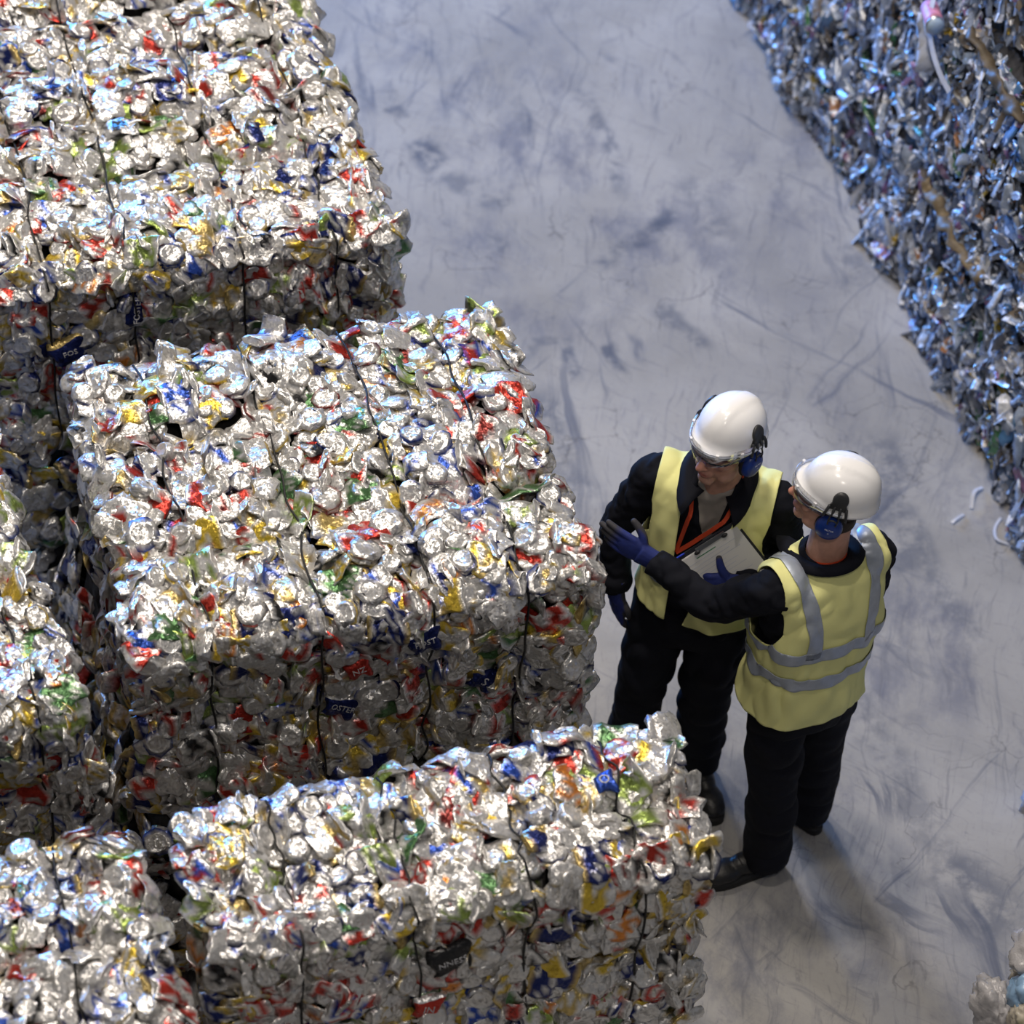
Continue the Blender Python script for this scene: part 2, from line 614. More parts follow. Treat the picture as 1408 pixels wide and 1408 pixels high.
def clip(V, F, g):
    """Keep the part of a surface where g > 0, with a clean cut edge. Returns V, triangles, keep index."""
    T = tris(F)
    s = g[T] > 0
    cnt = s.sum(1)
    out = [T[cnt == 3]]
    newV, cache = [], {}
    base = len(V)

    def cut(i, j):
        k = (i, j) if i < j else (j, i)
        if k not in cache:
            t = g[k[0]] / (g[k[0]] - g[k[1]])
            newV.append(V[k[0]] * (1 - t) + V[k[1]] * t)
            cache[k] = base + len(newV) - 1
        return cache[k]
    extra = []
    for t, sg in zip(T[(cnt == 1) | (cnt == 2)], s[(cnt == 1) | (cnt == 2)]):
        t = [int(x) for x in t]
        if sg.sum() == 1:
            i = int(np.argmax(sg))
            a, b, c = t[i], t[(i + 1) % 3], t[(i + 2) % 3]
            extra.append([a, cut(a, b), cut(a, c)])
        else:
            i = int(np.argmin(sg))
            a, b, c = t[i], t[(i + 1) % 3], t[(i + 2) % 3]
            ab, ac = cut(a, b), cut(a, c)
            extra.append([ab, b, c])
            extra.append([ab, c, ac])
    if extra:
        out.append(np.array(extra))
    T = np.concatenate(out) if len(out) else np.zeros((0, 3), int)
    VV = np.concatenate([V, np.array(newV)]) if newV else V
    # weld slivers left along the cut
    key = np.round(VV / 0.0009).astype(np.int64)
    newi = np.arange(len(VV)) >= base
    edge = np.unique(T[(T >= base).any(1)]) if len(T) else []
    seen, mp = {}, np.arange(len(VV))
    for i in edge:
        k = tuple(key[i])
        mp[i] = seen.setdefault(k, i)
    T = mp[T]
    T = T[(T[:, 0] != T[:, 1]) & (T[:, 1] != T[:, 2]) & (T[:, 0] != T[:, 2])]
    used = np.unique(T)
    re = np.full(len(VV), -1)
    re[used] = np.arange(len(used))
    return VV[used], re[T]


def thicken(o, t, offset=1.0):
    md = o.modifiers.new('thickness', 'SOLIDIFY')
    md.thickness = t
    md.offset = offset
    return o


def text_mesh(s, size, material, depth=0.0008):
    cu = bpy.data.curves.new('lettering', 'FONT')
    cu.body = s
    cu.size = size
    cu.extrude = depth
    cu.align_x = 'CENTER'
    cu.align_y = 'CENTER'
    cu.resolution_u = 2
    o = bpy.data.objects.new('scratch', cu)
    COL.objects.link(o)
    dg = bpy.context.evaluated_depsgraph_get()
    me = bpy.data.meshes.new_from_object(o.evaluated_get(dg))
    bpy.data.objects.remove(o)
    me.materials.clear()
    me.materials.append(material)
    return me


# ------------------------------------------------------------------ floor
fl = put('floor', make_mesh('floor', [[-14, -12, 0], [14, -12, 0], [14, 18, 0], [-14, 18, 0]], [[0, 1, 2, 3]], M['floor']))
fl['kind'] = 'structure'
fl['label'] = 'scuffed pale grey concrete floor with dark tyre marks'


# ------------------------------------------------------------------ crushed cans: variants
PAL = {'silver': (0.71, 0.70, 0.685), 'white': (0.80, 0.80, 0.80), 'red': (0.50, 0.045, 0.03), 'navy': (0.014, 0.024, 0.13),
       'blue': (0.03, 0.08, 0.40), 'yellow': (0.70, 0.50, 0.06), 'gold': (0.56, 0.42, 0.16), 'green': (0.09, 0.20, 0.08),
       'lime': (0.30, 0.40, 0.10), 'black': (0.03, 0.03, 0.032), 'sky': (0.12, 0.36, 0.62), 'orange': (0.72, 0.26, 0.05),
       'pink': (0.62, 0.12, 0.32), 'grey': (0.42, 0.41, 0.39), 'maroon': (0.22, 0.035, 0.03)}
MAIN = [('silver', 44), ('white', 6), ('red', 11), ('navy', 7), ('blue', 7), ('yellow', 6), ('gold', 3), ('green', 2.2), ('lime', 2),
        ('black', 2), ('sky', 1.2), ('orange', 3), ('grey', 8), ('pink', 0.4), ('maroon', 2)]
MN = [a for a, _ in MAIN]
MW = np.array([b for _, b in MAIN], float)
MW /= MW.sum()


def can_variant(seed, kind, main=None, coarse=False):
    rng = np.random.default_rng(seed)
    n, rows = (11, 6) if coarse else (16, 9)
    th = np.linspace(0, 2 * np.pi, n, endpoint=False)
    L, R = 0.058, 0.033
    prof = []
    for t in np.linspace(-1, 1, rows):
        prof.append((t * L * 0.97, R * (0.86 if abs(t) > 0.99 else 1.0)))
    ends = [(1.02, 0.80), (1.015, 0.74), (0.965, 0.67), (0.985, 0.30)]
    if coarse:
        ends = [ends[0], ends[2]]
    ne = len(ends)
    full = [(-L * a, R * b) for a, b in ends[::-1]] + prof + [(L * a, R * b) for a, b in ends]
    rings = []
    for i, (x, r) in enumerate(full):
        rings.append(np.column_stack([np.full(n, x), r * np.cos(th), r * np.sin(th)]))
    V, F = loft(rings)
    K = len(full)
    # print: silver ends, a coloured body with a second colour in bands and patches
    mc = main or rng.choice(MN, p=MW)
    sec = rng.choice(['silver', 'silver', 'silver', 'white', 'yellow', 'red', 'blue', 'gold'])
    b0, b1 = sorted(rng.uniform(-1, 1, 2))
    thr = rng.uniform(0.12, 0.5)
    t = V[:, 0] / L
    a = np.arctan2(V[:, 2], V[:, 1])
    A = np.column_stack([np.cos(a) * 1.3, np.sin(a) * 1.3, t * 2.2 + seed * 7.7])
    q, q2 = vnoise(A, seed), vnoise(A * 2.1, seed + 5)
    cols = np.tile(np.array(PAL[mc]), (len(V), 1))
    cols[(t > b0) & (t < b1) & (q > -0.2)] = PAL[sec]
    cols[q > thr] = PAL['silver'] if seed % 4 else PAL['white']
    cols[q2 > 0.36] = PAL['silver']
    endc = PAL['gold'] if seed % 29 == 3 else PAL['silver']
    cols[np.abs(t) > 0.93] = endc
    smooth = [True] * len(F)
    # crush
    fz = rng.uniform(0.18, 0.34)
    if kind == 'flat':
        V[:, 2] *= fz
        V[:, 1] *= 1.34
        V[:, 0] *= rng.uniform(0.72, 1.0)
        V[:, 2] += 0.008 * np.sin(V[:, 0] * rng.uniform(25, 60) + rng.uniform(0, 6))
        V[:, 1] += 0.010 * np.sin(V[:, 0] * rng.uniform(20, 45) + rng.uniform(0, 6))
        amp = 0.0075
    elif kind == 'tilt':                      # flattened with one end turned up
        V[:, 2] *= 0.42
        V[:, 1] *= 1.25
        k = (V[:, 0] + L) / (2 * L)
        ang = np.clip((k - 0.55) * 2.6, 0, 1.25)
        x0 = V[:, 0].copy()
        z0 = V[:, 2].copy()
        xb = np.minimum(x0, 0.1 * L)
        ex = x0 - xb
        V[:, 0] = xb + ex * np.cos(ang) - z0 * np.sin(ang) * 0.8
        V[:, 2] = ex * np.sin(ang) + z0 * np.cos(ang)
        amp = 0.007
    else:                                     # puck: squashed along its axis, the round end faces up
        body = np.abs(V[:, 0]) < L * 0.9
        V[:, 0] *= rng.uniform(0.22, 0.34)
        ph = rng.uniform(0, 6)
        V[:, 1][body] *= 1.1 + 0.12 * np.sin(V[:, 0][body] * 400 + ph)
        V[:, 2][body] *= 1.1 + 0.12 * np.sin(V[:, 0][body] * 400 + ph + 1)
        amp = 0.006
    P = V / 0.021
    d = np.column_stack([vnoise(P, seed + k) for k in (11, 12, 13)])
    P2 = V / 0.010
    d2 = np.column_stack([vnoise(P2, seed + k) for k in (21, 22, 23)])
    w = np.ones(len(V))
    if kind == 'puck':
        ring_i = np.minimum(np.arange(len(V)) // n, K - 1)
        isend = (ring_i < ne) | (ring_i >= K - ne) | (np.arange(len(V)) >= K * n)
        w[isend] = 0.25
        V[isend, 2] += V[isend, 1] * 0
    V = V + d * amp * w[:, None] + d2 * amp * 0.45 * w[:, None]
    if kind == 'puck':
        V = V[:, [1, 2, 0]]                   # axis to +z
        th2 = 1.0
    return V, F, cols, smooth


CANS = []
for k in range(66):
    kind = ('flat', 'flat', 'puck', 'flat', 'tilt', 'puck', 'flat', 'puck')[k % 8]
    V, F, C, sm = can_variant(100 + k, kind)
    me = make_mesh('crushed_can', V, F, M['can'], vcol=C, smooth_mask=sm)
    q = [f if len(f) == 4 else [f[0], f[1], f[2], f[2]] for f in F]
    Vl, Fl, Cl, sl = can_variant(100 + k, kind, coarse=True)
    CANS.append(dict(lod=dict(V=Vl, F=Fl, C=Cl, sm=np.array(sl)), V=V, F=F, C=C, sm=np.array(sm), me=me, kind=kind, vivid=float((C.max(1) - C.min(1)).mean())))


def camera_view(P):
    """Image coordinates (0..1) and distance, only used to choose which pieces are large in view."""
    q = (np.asarray(P) - np.array(CAM)) @ np.array(cam.matrix_world.to_3x3())
    return 0.5 + (4000 / 1408) * q[:, 0] / -q[:, 2], 0.5 - (4000 / 1408) * q[:, 1] / -q[:, 2], np.linalg.norm(q, axis=1)


def frame_from(n, a):
    """Orthonormal frame with z = n and x turned by a from the horizontal tangent."""
    n = n / np.linalg.norm(n)
    ref = np.array([1.0, 0, 0]) if abs(n[0]) < 0.8 else np.array([0, 1.0, 0])
    x = ref - n * (ref @ n)
    x /= np.linalg.norm(x)
    y = np.cross(n, x)
    ca, sa = math.cos(a), math.sin(a)
    X = x * ca + y * sa
    Y = np.cross(n, X)
    return np.column_stack([X, Y, n])


FACES = {'top': ((0, 0, 1), 0, 1), 'front': ((0, -1, 0), 0, 2), 'back': ((0, 1, 0), 0, 2), 'left': ((-1, 0, 0), 1, 2), 'right': ((1, 0, 0), 1, 2)}


class BaleShape:
    def __init__(self, lo, hi, seed, seams=(), wires=(), rough=0.035, wire_axis='y', crease=0.03):
        self.lo, self.hi, self.seed = np.array(lo, float), np.array(hi, float), seed
        self.seams, self.wires, self.rough, self.crease = seams, wires, rough, crease
        self.sink = 0.0

    def surface(self, face, P, inset=0.0):
        """Push points lying on a face of the block to the lumpy, rounded bale surface."""
        n = np.array(FACES[face][0], float)
        P = np.asarray(P, float)
        b = vnoise(P / 0.33, self.seed) * self.rough + vnoise(P / 0.12, self.seed + 1) * self.rough * 0.75
        for y, dep, wid in self.seams:
            if face in ('top', 'right', 'left'):
                yy = P[:, 1] + 0.05 * vnoise(P / 0.2, 3)
                b = b - dep * np.exp(-((yy - y) / wid) ** 2) * np.clip(0.6 + vnoise(P / 0.35, self.seed + 9), 0.15, 1)
        for x in self.wires:
            if face in ('top', 'front'):
                b = b - self.crease * np.exp(-((P[:, 0] - x) / 0.028) ** 2)
        # rounded edges: fall away near the rim of the face
        e = np.full(len(P), 9.0)
        for ax in range(3):
            if abs(n[ax]) > 0.5:
                continue
            e = np.minimum(e, np.minimum(P[:, ax] - self.lo[ax], self.hi[ax] - P[:, ax]))
        r = 0.075
        e = np.clip(e, 0, r)
        b = b - (r - np.sqrt(np.maximum(r * r - (r - e) ** 2, 0))) * 0.65
        Q = P + n * (b - inset)[:, None]
        # scalloped outline where layers bulge sideways
        if face in ('top', 'front', 'back'):
            k = vnoise(np.column_stack([P[:, 1] / 0.13, P[:, 2] / 0.2, np.full(len(P), self.seed * 1.0)]), self.seed + 4)
            s = (P[:, 0] - (self.lo[0] + self.hi[0]) / 2) / ((self.hi[0] - self.lo[0]) / 2)
            Q[:, 0] += np.clip(np.abs(s) - 0.75, 0, 1) * 4 * k * 0.035 * np.sign(s)
        if face in ('left', 'right'):
            Q[:, 0] -= n[0] * self.sink
            k = vnoise(np.column_stack([P[:, 1] / 0.13, P[:, 2] / 0.2, np.full(len(P), self.seed * 1.0)]), self.seed + 4)
            Q[:, 0] += k * 0.03
        return Q

    def core(self, name, faces, material, parent, inset=0.03, step=0.05):
        b = Bag()
        for f in faces:
            n, u, v = FACES[f]
            nu = max(2, int((self.hi[u] - self.lo[u]) / step))
            nv = max(2, int((self.hi[v] - self.lo[v]) / step))
            U, Vv = np.meshgrid(np.linspace(self.lo[u], self.hi[u], nu + 1), np.linspace(self.lo[v], self.hi[v], nv + 1), indexing='ij')
            P = np.zeros((U.size, 3))
            P[:, u], P[:, v] = U.ravel(), Vv.ravel()
            w = 3 - u - v
            P[:, w] = self.hi[w] if n[w] > 0 else self.lo[w]
            Q = self.surface(f, P, inset)
            for ax in (u, v):                       # draw the rims in as well, so no face overshoots its neighbour
                pad = (inset + 0.035) if ax != 2 else (inset if self.lo[2] > 0.01 else 0.0)
                mid, half = (self.lo[ax] + self.hi[ax]) / 2, (self.hi[ax] - self.lo[ax]) / 2
                Q[:, ax] = mid + (Q[:, ax] - mid) * (half - pad) / half
            F = []
            for i in range(nu):
                for j in range(nv):
                    a = i * (nv + 1) + j
                    q = [a, a + nv + 1, a + nv + 2, a + 1]
                    F.append(q if (f in ('top', 'right', 'front')) else q[::-1])
            b.add(Q, F)
        return b.obj(name, material, parent)

    def sample(self, face, su, sv, rng):
        n, u, v = FACES[face]
        us = np.arange(self.lo[u] + su * 0.3, self.hi[u], su)
        vs = np.arange(self.lo[v] + sv * 0.3, self.hi[v], sv)
        U, Vv = np.meshgrid(us, vs, indexing='ij')
        P = np.zeros((U.size, 3))
        P[:, u] = U.ravel() + rng.uniform(-0.45, 0.45, U.size) * su
        P[:, v] = Vv.ravel() + rng.uniform(-0.45, 0.45, U.size) * sv
        w = 3 - u - v
        P[:, w] = self.hi[w] if n[w] > 0 else self.lo[w]
        for ax in (u, v):
            P[:, ax] = np.clip(P[:, ax], self.lo[ax] + (0.045 if ax == 2 else 0.015), self.hi[ax] - (0.03 if ax == 2 else 0.015))
        return P


def scatter(shape, faces, lib, parent, rng, part, stuff, spacing, limit, tilt, turn, scale, depth, axis_turn=0.0, vis_faces=('top', 'front'), weights=None):
    """Press pieces from lib into the bale's faces; the largest in view become parts of their own, the rest one stuff part."""
    recs = []
    for f in faces:
        k = 1.0 if f in vis_faces else 1.3
        P = shape.sample(f, spacing[0] * k, spacing[1] * k, rng)
        Q = shape.surface(f, P)
        e = 1e-2
        nvec = np.array(FACES[f][0], float)
        u, v = FACES[f][1:]
        du, dv = np.zeros(3), np.zeros(3)
        du[u], dv[v] = e, e
        Nn = np.cross(shape.surface(f, P + du) - Q, shape.surface(f, P + dv) - Q)
        Nn *= np.sign((Nn @ nvec))[:, None]
        Nn /= np.linalg.norm(Nn, axis=1)[:, None] + 1e-12
        for q, nn in zip(Q, Nn):
            k = int(rng.choice(len(lib), p=weights[0 if f == 'top' else 1])) if weights is not None else int(rng.integers(len(lib)))
            n2 = nn + rng.normal(0, tilt, 3)
            a = axis_turn + rng.normal(0, turn)
            if rng.random() < 0.5:
                a += math.pi
            Rm = frame_from(n2, a)
            if rng.random() < 0.5:
                Rm = Rm @ np.diag([1, -1, -1.0])
            s = rng.uniform(*scale) * np.array([rng.uniform(0.85, 1.15), rng.uniform(0.85, 1.15), rng.uniform(0.9, 1.2)])
            recs.append((f, q + nn * rng.uniform(*depth), Rm, s, k, nn))
    pos = np.array([r[1] for r in recs])
    x, y, d = camera_view(pos)
    toc = np.array(CAM) - pos
    toc /= np.linalg.norm(toc, axis=1)[:, None]
    facing = np.einsum('ij,ij->i', toc, np.array([r[5] for r in recs]))
    size = np.array([r[3].prod() for r in recs])
    score = np.where((x > -0.02) & (x < 1.02) & (y > -0.02) & (y < 1.02), facing * size / d ** 2, -1)
    order = np.argsort(-score)
    chosen = set(int(i) for i in order[:limit] if score[i] > 0.0)
    Vs, Fs, Cs, Sm, nv = [], [], [], [], 0
    off = np.array(parent.location)
    for i, (f, q, Rm, s, k, nn) in enumerate(recs):
        it = lib[k]
        if i in chosen:
            o = bpy.data.objects.new(part, it['me'])
            COL.objects.link(o)
            o.parent = parent
            m = np.eye(4)
            m[:3, :3] = Rm @ np.diag(s)
            m[:3, 3] = q - off
            o.matrix_basis = Matrix(m.tolist())
        else:
            it = it.get('lod', it)
            Vs.append((it['V'] * s) @ Rm.T + q - off)
            Fs.extend([[a + nv for a in fc] for fc in it['F']])
            Cs.append(it['C'])
            Sm.append(it['sm'])
            nv += len(it['V'])
    if Vs:
        me = make_mesh(stuff, np.concatenate(Vs), Fs, lib[0]['me'].materials[0], smooth_mask=np.concatenate(Sm), **{('vcol' if len(lib[0]['C']) == len(lib[0]['V']) else 'fcol'): np.concatenate(Cs)})
        o = put(stuff, me, parent)
        o['kind'] = 'stuff'
    return recs


def strand(shape, x, parent, faces=('top', 'front'), r=0.0036, seed=0):
    """One baling wire, over the top and down the front."""
    rng = np.random.default_rng(seed)
    P = []
    y0, y1, z0, z1 = shape.lo[1], shape.hi[1], shape.lo[2], shape.hi[2]
    if 'top' in faces:
        for y in np.linspace(y1 - 0.03, y0 + 0.07, 12):
            q = shape.surface('top', np.array([[x, y, z1]]))[0]
            P.append([x + rng.normal(0, 0.008), y, q[2] + 0.036])
        P.append([x, y0 - 0.005, z1 - 0.03])
    for z in np.linspace(z1 - 0.10, z0 + 0.02, 8):
        q = shape.surface('front', np.array([[x, y0, z]]))[0]
        P.append([x + rng.normal(0, 0.006), q[1] - 0.040, z])
    V, F = tube(np.array(P) - np.array(parent.location), r, 6, 3)
    return put('baling_wire', make_mesh('baling_wire', V, F, M['wire']), parent)


CAN_GROUP = 'baled aluminium cans'


def can_bale(label, x0, x1, y0, y1, z0, z1, seed, faces, seams=(), wires=(), limit=300, wire_faces=('top', 'front'), spacing=(0.060, 0.044)):
    t = thing('can_bale', label, 'bale', ((x0 + x1) / 2, (y0 + y1) / 2, z0), 0, CAN_GROUP)
    sh = BaleShape((x0, y0, z0), (x1, y1, z1), seed, seams, wires, crease=0.032 if wires else 0)
    sh.sink = 0.045
    off = np.array(t.location)
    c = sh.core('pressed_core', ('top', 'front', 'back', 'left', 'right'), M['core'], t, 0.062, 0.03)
    c.data.transform(Matrix.Translation(-Vector(off)))
    rng = np.random.default_rng(seed)
    wts = np.array([1.0 if it['kind'] != 'puck' else 0.85 for it in CANS])
    wt2 = wts * np.array([0.5 + 9 * it['vivid'] for it in CANS])
    scatter(sh, faces, CANS, t, rng, 'crushed_can', 'crushed_cans', spacing, limit, 0.17, 0.36, (0.90, 1.18), (-0.014, 0.010), weights=(wts / wts.sum(), wt2 / wt2.sum()))
    for i, x in enumerate(wires):
        strand(sh, x, t, wire_faces, seed=seed * 10 + i)
    return t, sh


H, HM = 1.65, 0.82
bale_a, sh_a = can_bale('can bale in the back row, behind the deep middle bale, far side beyond the view', -0.23, 1.172, 1.545, 2.80, HM, H, 11, ('top', 'front', 'right'),
                        seams=((1.98, 0.08, 0.03), (2.28, 0.07, 0.03), (2.55, 0.06, 0.03)), wires=(0.04, 0.31, 0.67, 0.975))
bale_c, sh_c = can_bale('deep can bale in the middle, left of the two workers, four wires down its face', 0.026, 1.384, 0.0, 1.15, HM, H, 12, ('top', 'front', 'left', 'right'),
                        seams=((0.36, 0.09, 0.035), (0.78, 0.06, 0.03)), wires=(0.235, 0.56, 0.885, 1.165))
bale_d, sh_d = can_bale('shallow can bale at the front, hiding the toe of a worker\'s boot', 0.03, 1.401, -1.03, -0.545, HM, H, 13, ('top', 'front', 'left', 'right'),
                        seams=((-0.80, 0.03, 0.03),), wires=(0.26, 0.57, 0.885, 1.2))
bale_l, sh_l = can_bale('can bale across the dark alley from the middle bale, cut by the picture edge', -1.50, -0.20, -0.19, 1.08, HM, H, 14, ('top', 'front', 'right'),
                        seams=((0.30, 0.08, 0.035), (0.66, 0.05, 0.03)), wires=(-1.2, -0.95, -0.62, -0.33))
bale_l.rotation_euler = (0, 0, 0.085)
bale_b, sh_b = can_bale('can bale furthest back, only a strip of its top in view', -0.23, 1.15, 2.84, 3.6, HM, H, 16, ('top', 'right'),
                        seams=((3.2, 0.06, 0.03),), wires=(0.04, 0.31, 0.67, 0.975), limit=150, wire_faces=('top',))
bale_m, sh_m = can_bale('can bale in the bottom corner of the stacks, left of the shallow front bale', -1.45, -0.10, -1.75, -0.56, HM, H, 15, ('top', 'right'),
                        seams=((-0.92, 0.06, 0.035), (-1.3, 0.05, 0.03)), wires=(-1.2, -0.95, -0.62, -0.33))
LOW = [('lower can bale in shadow under the back row bale', -0.23, 1.172, 1.545, 2.80, 21, ('front', 'right')),
       ('lower can bale in shadow under the bale furthest back', -0.23, 1.15, 2.84, 3.6, 26, ('right',)),
       ('lower can bale in shadow under the deep middle bale', -0.05, 1.384, -0.04, 1.42, 22, ('front', 'left', 'right')),
       ('lower can bale in shadow under the shallow front bale', 0.03, 1.401, -1.03, -0.545, 23, ('front', 'left', 'right')),
       ('lower can bale in shadow under the bale left of the alley', -1.50, -0.09, -0.45, 1.10, 24, ('front', 'right')),
       ('lower can bale in shadow under the bottom corner bale', -1.45, -0.10, -1.75, -0.56, 25, ('right',))]
for lab, x0, x1, y0, y1, sd, fc in LOW:
    can_bale(lab, x0, x1, y0, y1, 0.0, HM, sd, fc, limit=120, wires=(), spacing=(0.086, 0.064))


M['worn'] = mat('worn_white_print', (0.48, 0.48, 0.50), 0.5, 0, noise=0.35, nscale=90)


# printed cans whose lettering can be read
def lettered_can(parent, shape, face, at, tint, text, size, turn, tcol=None, wide=(1.0, 1.0), second=None):
    key = 'lettered_%s' % text
    rng = np.random.default_rng(abs(hash(text + str(at))) % 1000 if False else int(sum(map(ord, text)) * 7 + at[0] * 1000) % 9973)
    nu, nv = 12, 9
    w, h = 0.060 * wide[0], 0.050 * wide[1]
    U, Vv = np.meshgrid(np.linspace(-1, 1, nu), np.linspace(-1, 1, nv), indexing='ij')
    P = np.column_stack([(U * w).ravel(), (Vv * h).ravel(), np.zeros(U.size)])
    edge = np.maximum(np.abs(U), np.abs(Vv)).ravel()
    P[:, 2] = 0.010 * np.cos(P[:, 1] / h * 1.3) + 0.007 * vnoise(P / 0.026, 3) - 0.012 * np.clip(edge - 0.8, 0, 1) * 5
    P[:, :2] += 0.014 * np.column_stack([vnoise(P / 0.03, 5), vnoise(P / 0.03, 6)])
    F, C = [], []
    for i in range(nu - 1):
        for j in range(nv - 1):
            a = i * nv + j
            F.append([a, a + nv, a + nv + 1, a + 1])
            C.append(PAL[second] if second and (j == 0 or j == nv - 2) else PAL[tint])
    me = make_mesh('crushed_can', P, F, M['can'], fcol=np.array(C))
    o = put('crushed_can', me, parent)
    n, u, v = FACES[face]
    Rm = frame_from(np.array(n, float) + np.array([0.05, 0, 0.18 if face != 'top' else 0]), turn)
    q = shape.surface(face, np.array([at], float))[0] + np.array(n, float) * 0.024 - np.array(parent.location)
    m = np.eye(4)
    m[:3, :3] = Rm
    m[:3, 3] = q
    o.matrix_basis = Matrix(m.tolist())
    md = o.modifiers.new('thickness', 'SOLIDIFY')
    md.thickness = 0.012
    tm = text_mesh(text, size * 0.82, tcol or M['worn'])
    co = np.empty(len(tm.vertices) * 3)
    tm.vertices.foreach_get('co', co)
    co = co.reshape(-1, 3)
    co[:, 2] += 0.010 * np.cos(co[:, 1] / h * 1.3) + 0.007 * vnoise(np.column_stack([co[:, :2], co[:, 0] * 0]) / 0.026, 3) + 0.0012
    tm.vertices.foreach_set('co', co.ravel())
    lt = put('can_lettering', tm, o)
    return o


lettered_can(bale_a, sh_a, 'front', (0.315, 1.545, 1.47), 'navy', 'FOSTER', 0.036, 1.45)
lettered_can(bale_a, sh_a, 'front', (0.09, 1.545, 1.33), 'navy', 'FOS', 0.034, 0.2, second='gold')
lettered_can(bale_c, sh_c, 'front', (0.855, 0.0, 1.50), 'navy', 'FOST', 0.034, 0.15, second='white', wide=(0.9, 0.9))
lettered_can(bale_c, sh_c, 'front', (0.62, 0.0, 1.22), 'navy', 'OSTER', 0.034, -0.5, second='silver', wide=(0.95, 0.8))
lettered_can(bale_c, sh_c, 'front', (0.66, 0.0, 1.42), 'red', 'NZ', 0.036, 0.25, wide=(0.7, 0.7))
lettered_can(bale_c, sh_c, 'front', (1.05, 0.0, 1.24), 'navy', 'S', 0.05, -0.6, wide=(0.8, 0.7))
lettered_can(bale_d, sh_d, 'front', (0.66, -1.03, 1.44), 'black', 'NNESS', 0.034, 0.15)
lettered_can(bale_d, sh_d, 'front', (0.60, -1.03, 1.23), 'red', 'IN', 0.040, -0.25, wide=(0.75, 0.75), second='white')
lettered_can(bale_d, sh_d, 'top', (1.16, -0.76, 1.65), 'blue', 'O', 0.05, 0.1, wide=(0.6, 0.6))


# ------------------------------------------------------------------ plastic bales
FPAL = [((0.52, 0.61, 0.78), 26), ((0.32, 0.41, 0.57), 24), ((0.78, 0.80, 0.84), 14), ((0.20, 0.23, 0.30), 14), ((0.10, 0.11, 0.14), 8),
        ((0.42, 0.34, 0.25), 6), ((0.25, 0.20, 0.15), 4), ((0.12, 0.30, 0.60), 5), ((0.60, 0.06, 0.10), 2.5), ((0.70, 0.50, 0.08), 2),
        ((0.10, 0.30, 0.14), 1), ((0.75, 0.35, 0.15), 1.5), ((0.45, 0.25, 0.45), 2)]
FW = np.array([w for _, w in FPAL], float)
FW /= FW.sum()


def film_variant(seed):
    rng = np.random.default_rng(seed)
    base = np.array(FPAL[int(rng.choice(len(FPAL), p=FW))][0]) * 0.56
    if seed % 3 == 0:                                   # flattened bottle
        n, rows = 9, 7
        th = np.linspace(0, 2 * np.pi, n, endpoint=False)
        rings = []
        for t in np.linspace(-1, 1, rows):
            r = 0.026 * (1 if t < 0.45 else 1 - (t - 0.45) * 1.35)
            rings.append(np.column_stack([np.full(n, t * 0.07), r * np.cos(th) * 1.25, r * np.sin(th) * 0.36]))
        V, F = loft(rings)
    else:                                               # crumpled film or torn sheet
        nu, nv = 7, 5
        U, Vv = np.meshgrid(np.linspace(-1, 1, nu), np.linspace(-1, 1, nv), indexing='ij')
        wd = rng.uniform(0.012, 0.034)
        V = np.column_stack([(U * rng.uniform(0.05, 0.10)).ravel(), (Vv * wd * (1 - 0.5 * np.abs(U) ** 2)).ravel(), 0.012 * np.sin(Vv * 2.6 + rng.uniform(0, 6)).ravel()])
        F = []
        for i in range(nu - 1):
            for j in range(nv - 1):
                a = i * nv + j
                F.append([a, a + nv, a + nv + 1, a + 1])
    V = V + 0.008 * np.column_stack([vnoise(V / 0.02, seed + k) for k in (1, 2, 3)]) + 0.006 * np.column_stack([vnoise(V / 0.01, seed + k) for k in (4, 5, 6)])
    C = []
    for f in F:
        c = V[f].mean(0)
        q = vnoise(np.array([c / 0.02]), seed)[0]
        C.append(base * (1 + 0.25 * q) if q < 0.35 else np.array((0.7, 0.73, 0.8)))
    return V, F, np.clip(np.array(C), 0.01, 1), np.full(len(F), seed % 2 == 0)


FILMS = []
for k in range(60):
    V, F, C, sm = film_variant(500 + k)
    FILMS.append(dict(V=V, F=F, C=C, sm=sm, me=make_mesh('plastic_scrap', V, F, M['film'], fcol=C, smooth_mask=sm), kind='film'))


def plastic_bale(label, x0, x1, y0, y1, z0, z1, seed, faces, limit=300, spacing=(0.026, 0.045), group='baled plastic scrap'):
    t = thing('plastic_bale', label, 'bale', ((x0 + x1) / 2, (y0 + y1) / 2, z0), 0, group)
    sh = BaleShape((x0, y0, z0), (x1, y1, z1), seed, (), (), rough=0.05)
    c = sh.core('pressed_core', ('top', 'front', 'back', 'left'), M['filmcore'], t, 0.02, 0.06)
    c.data.transform(Matrix.Translation(-Vector(t.location)))
    rng = np.random.default_rng(seed)
    scatter(sh, faces, FILMS, t, rng, 'plastic_scrap', 'plastic_scraps', spacing, limit, 0.42, 0.35, (0.42, 0.9), (-0.030, 0.020), axis_turn=math.pi / 2, vis_faces=('left',))
    return t, sh


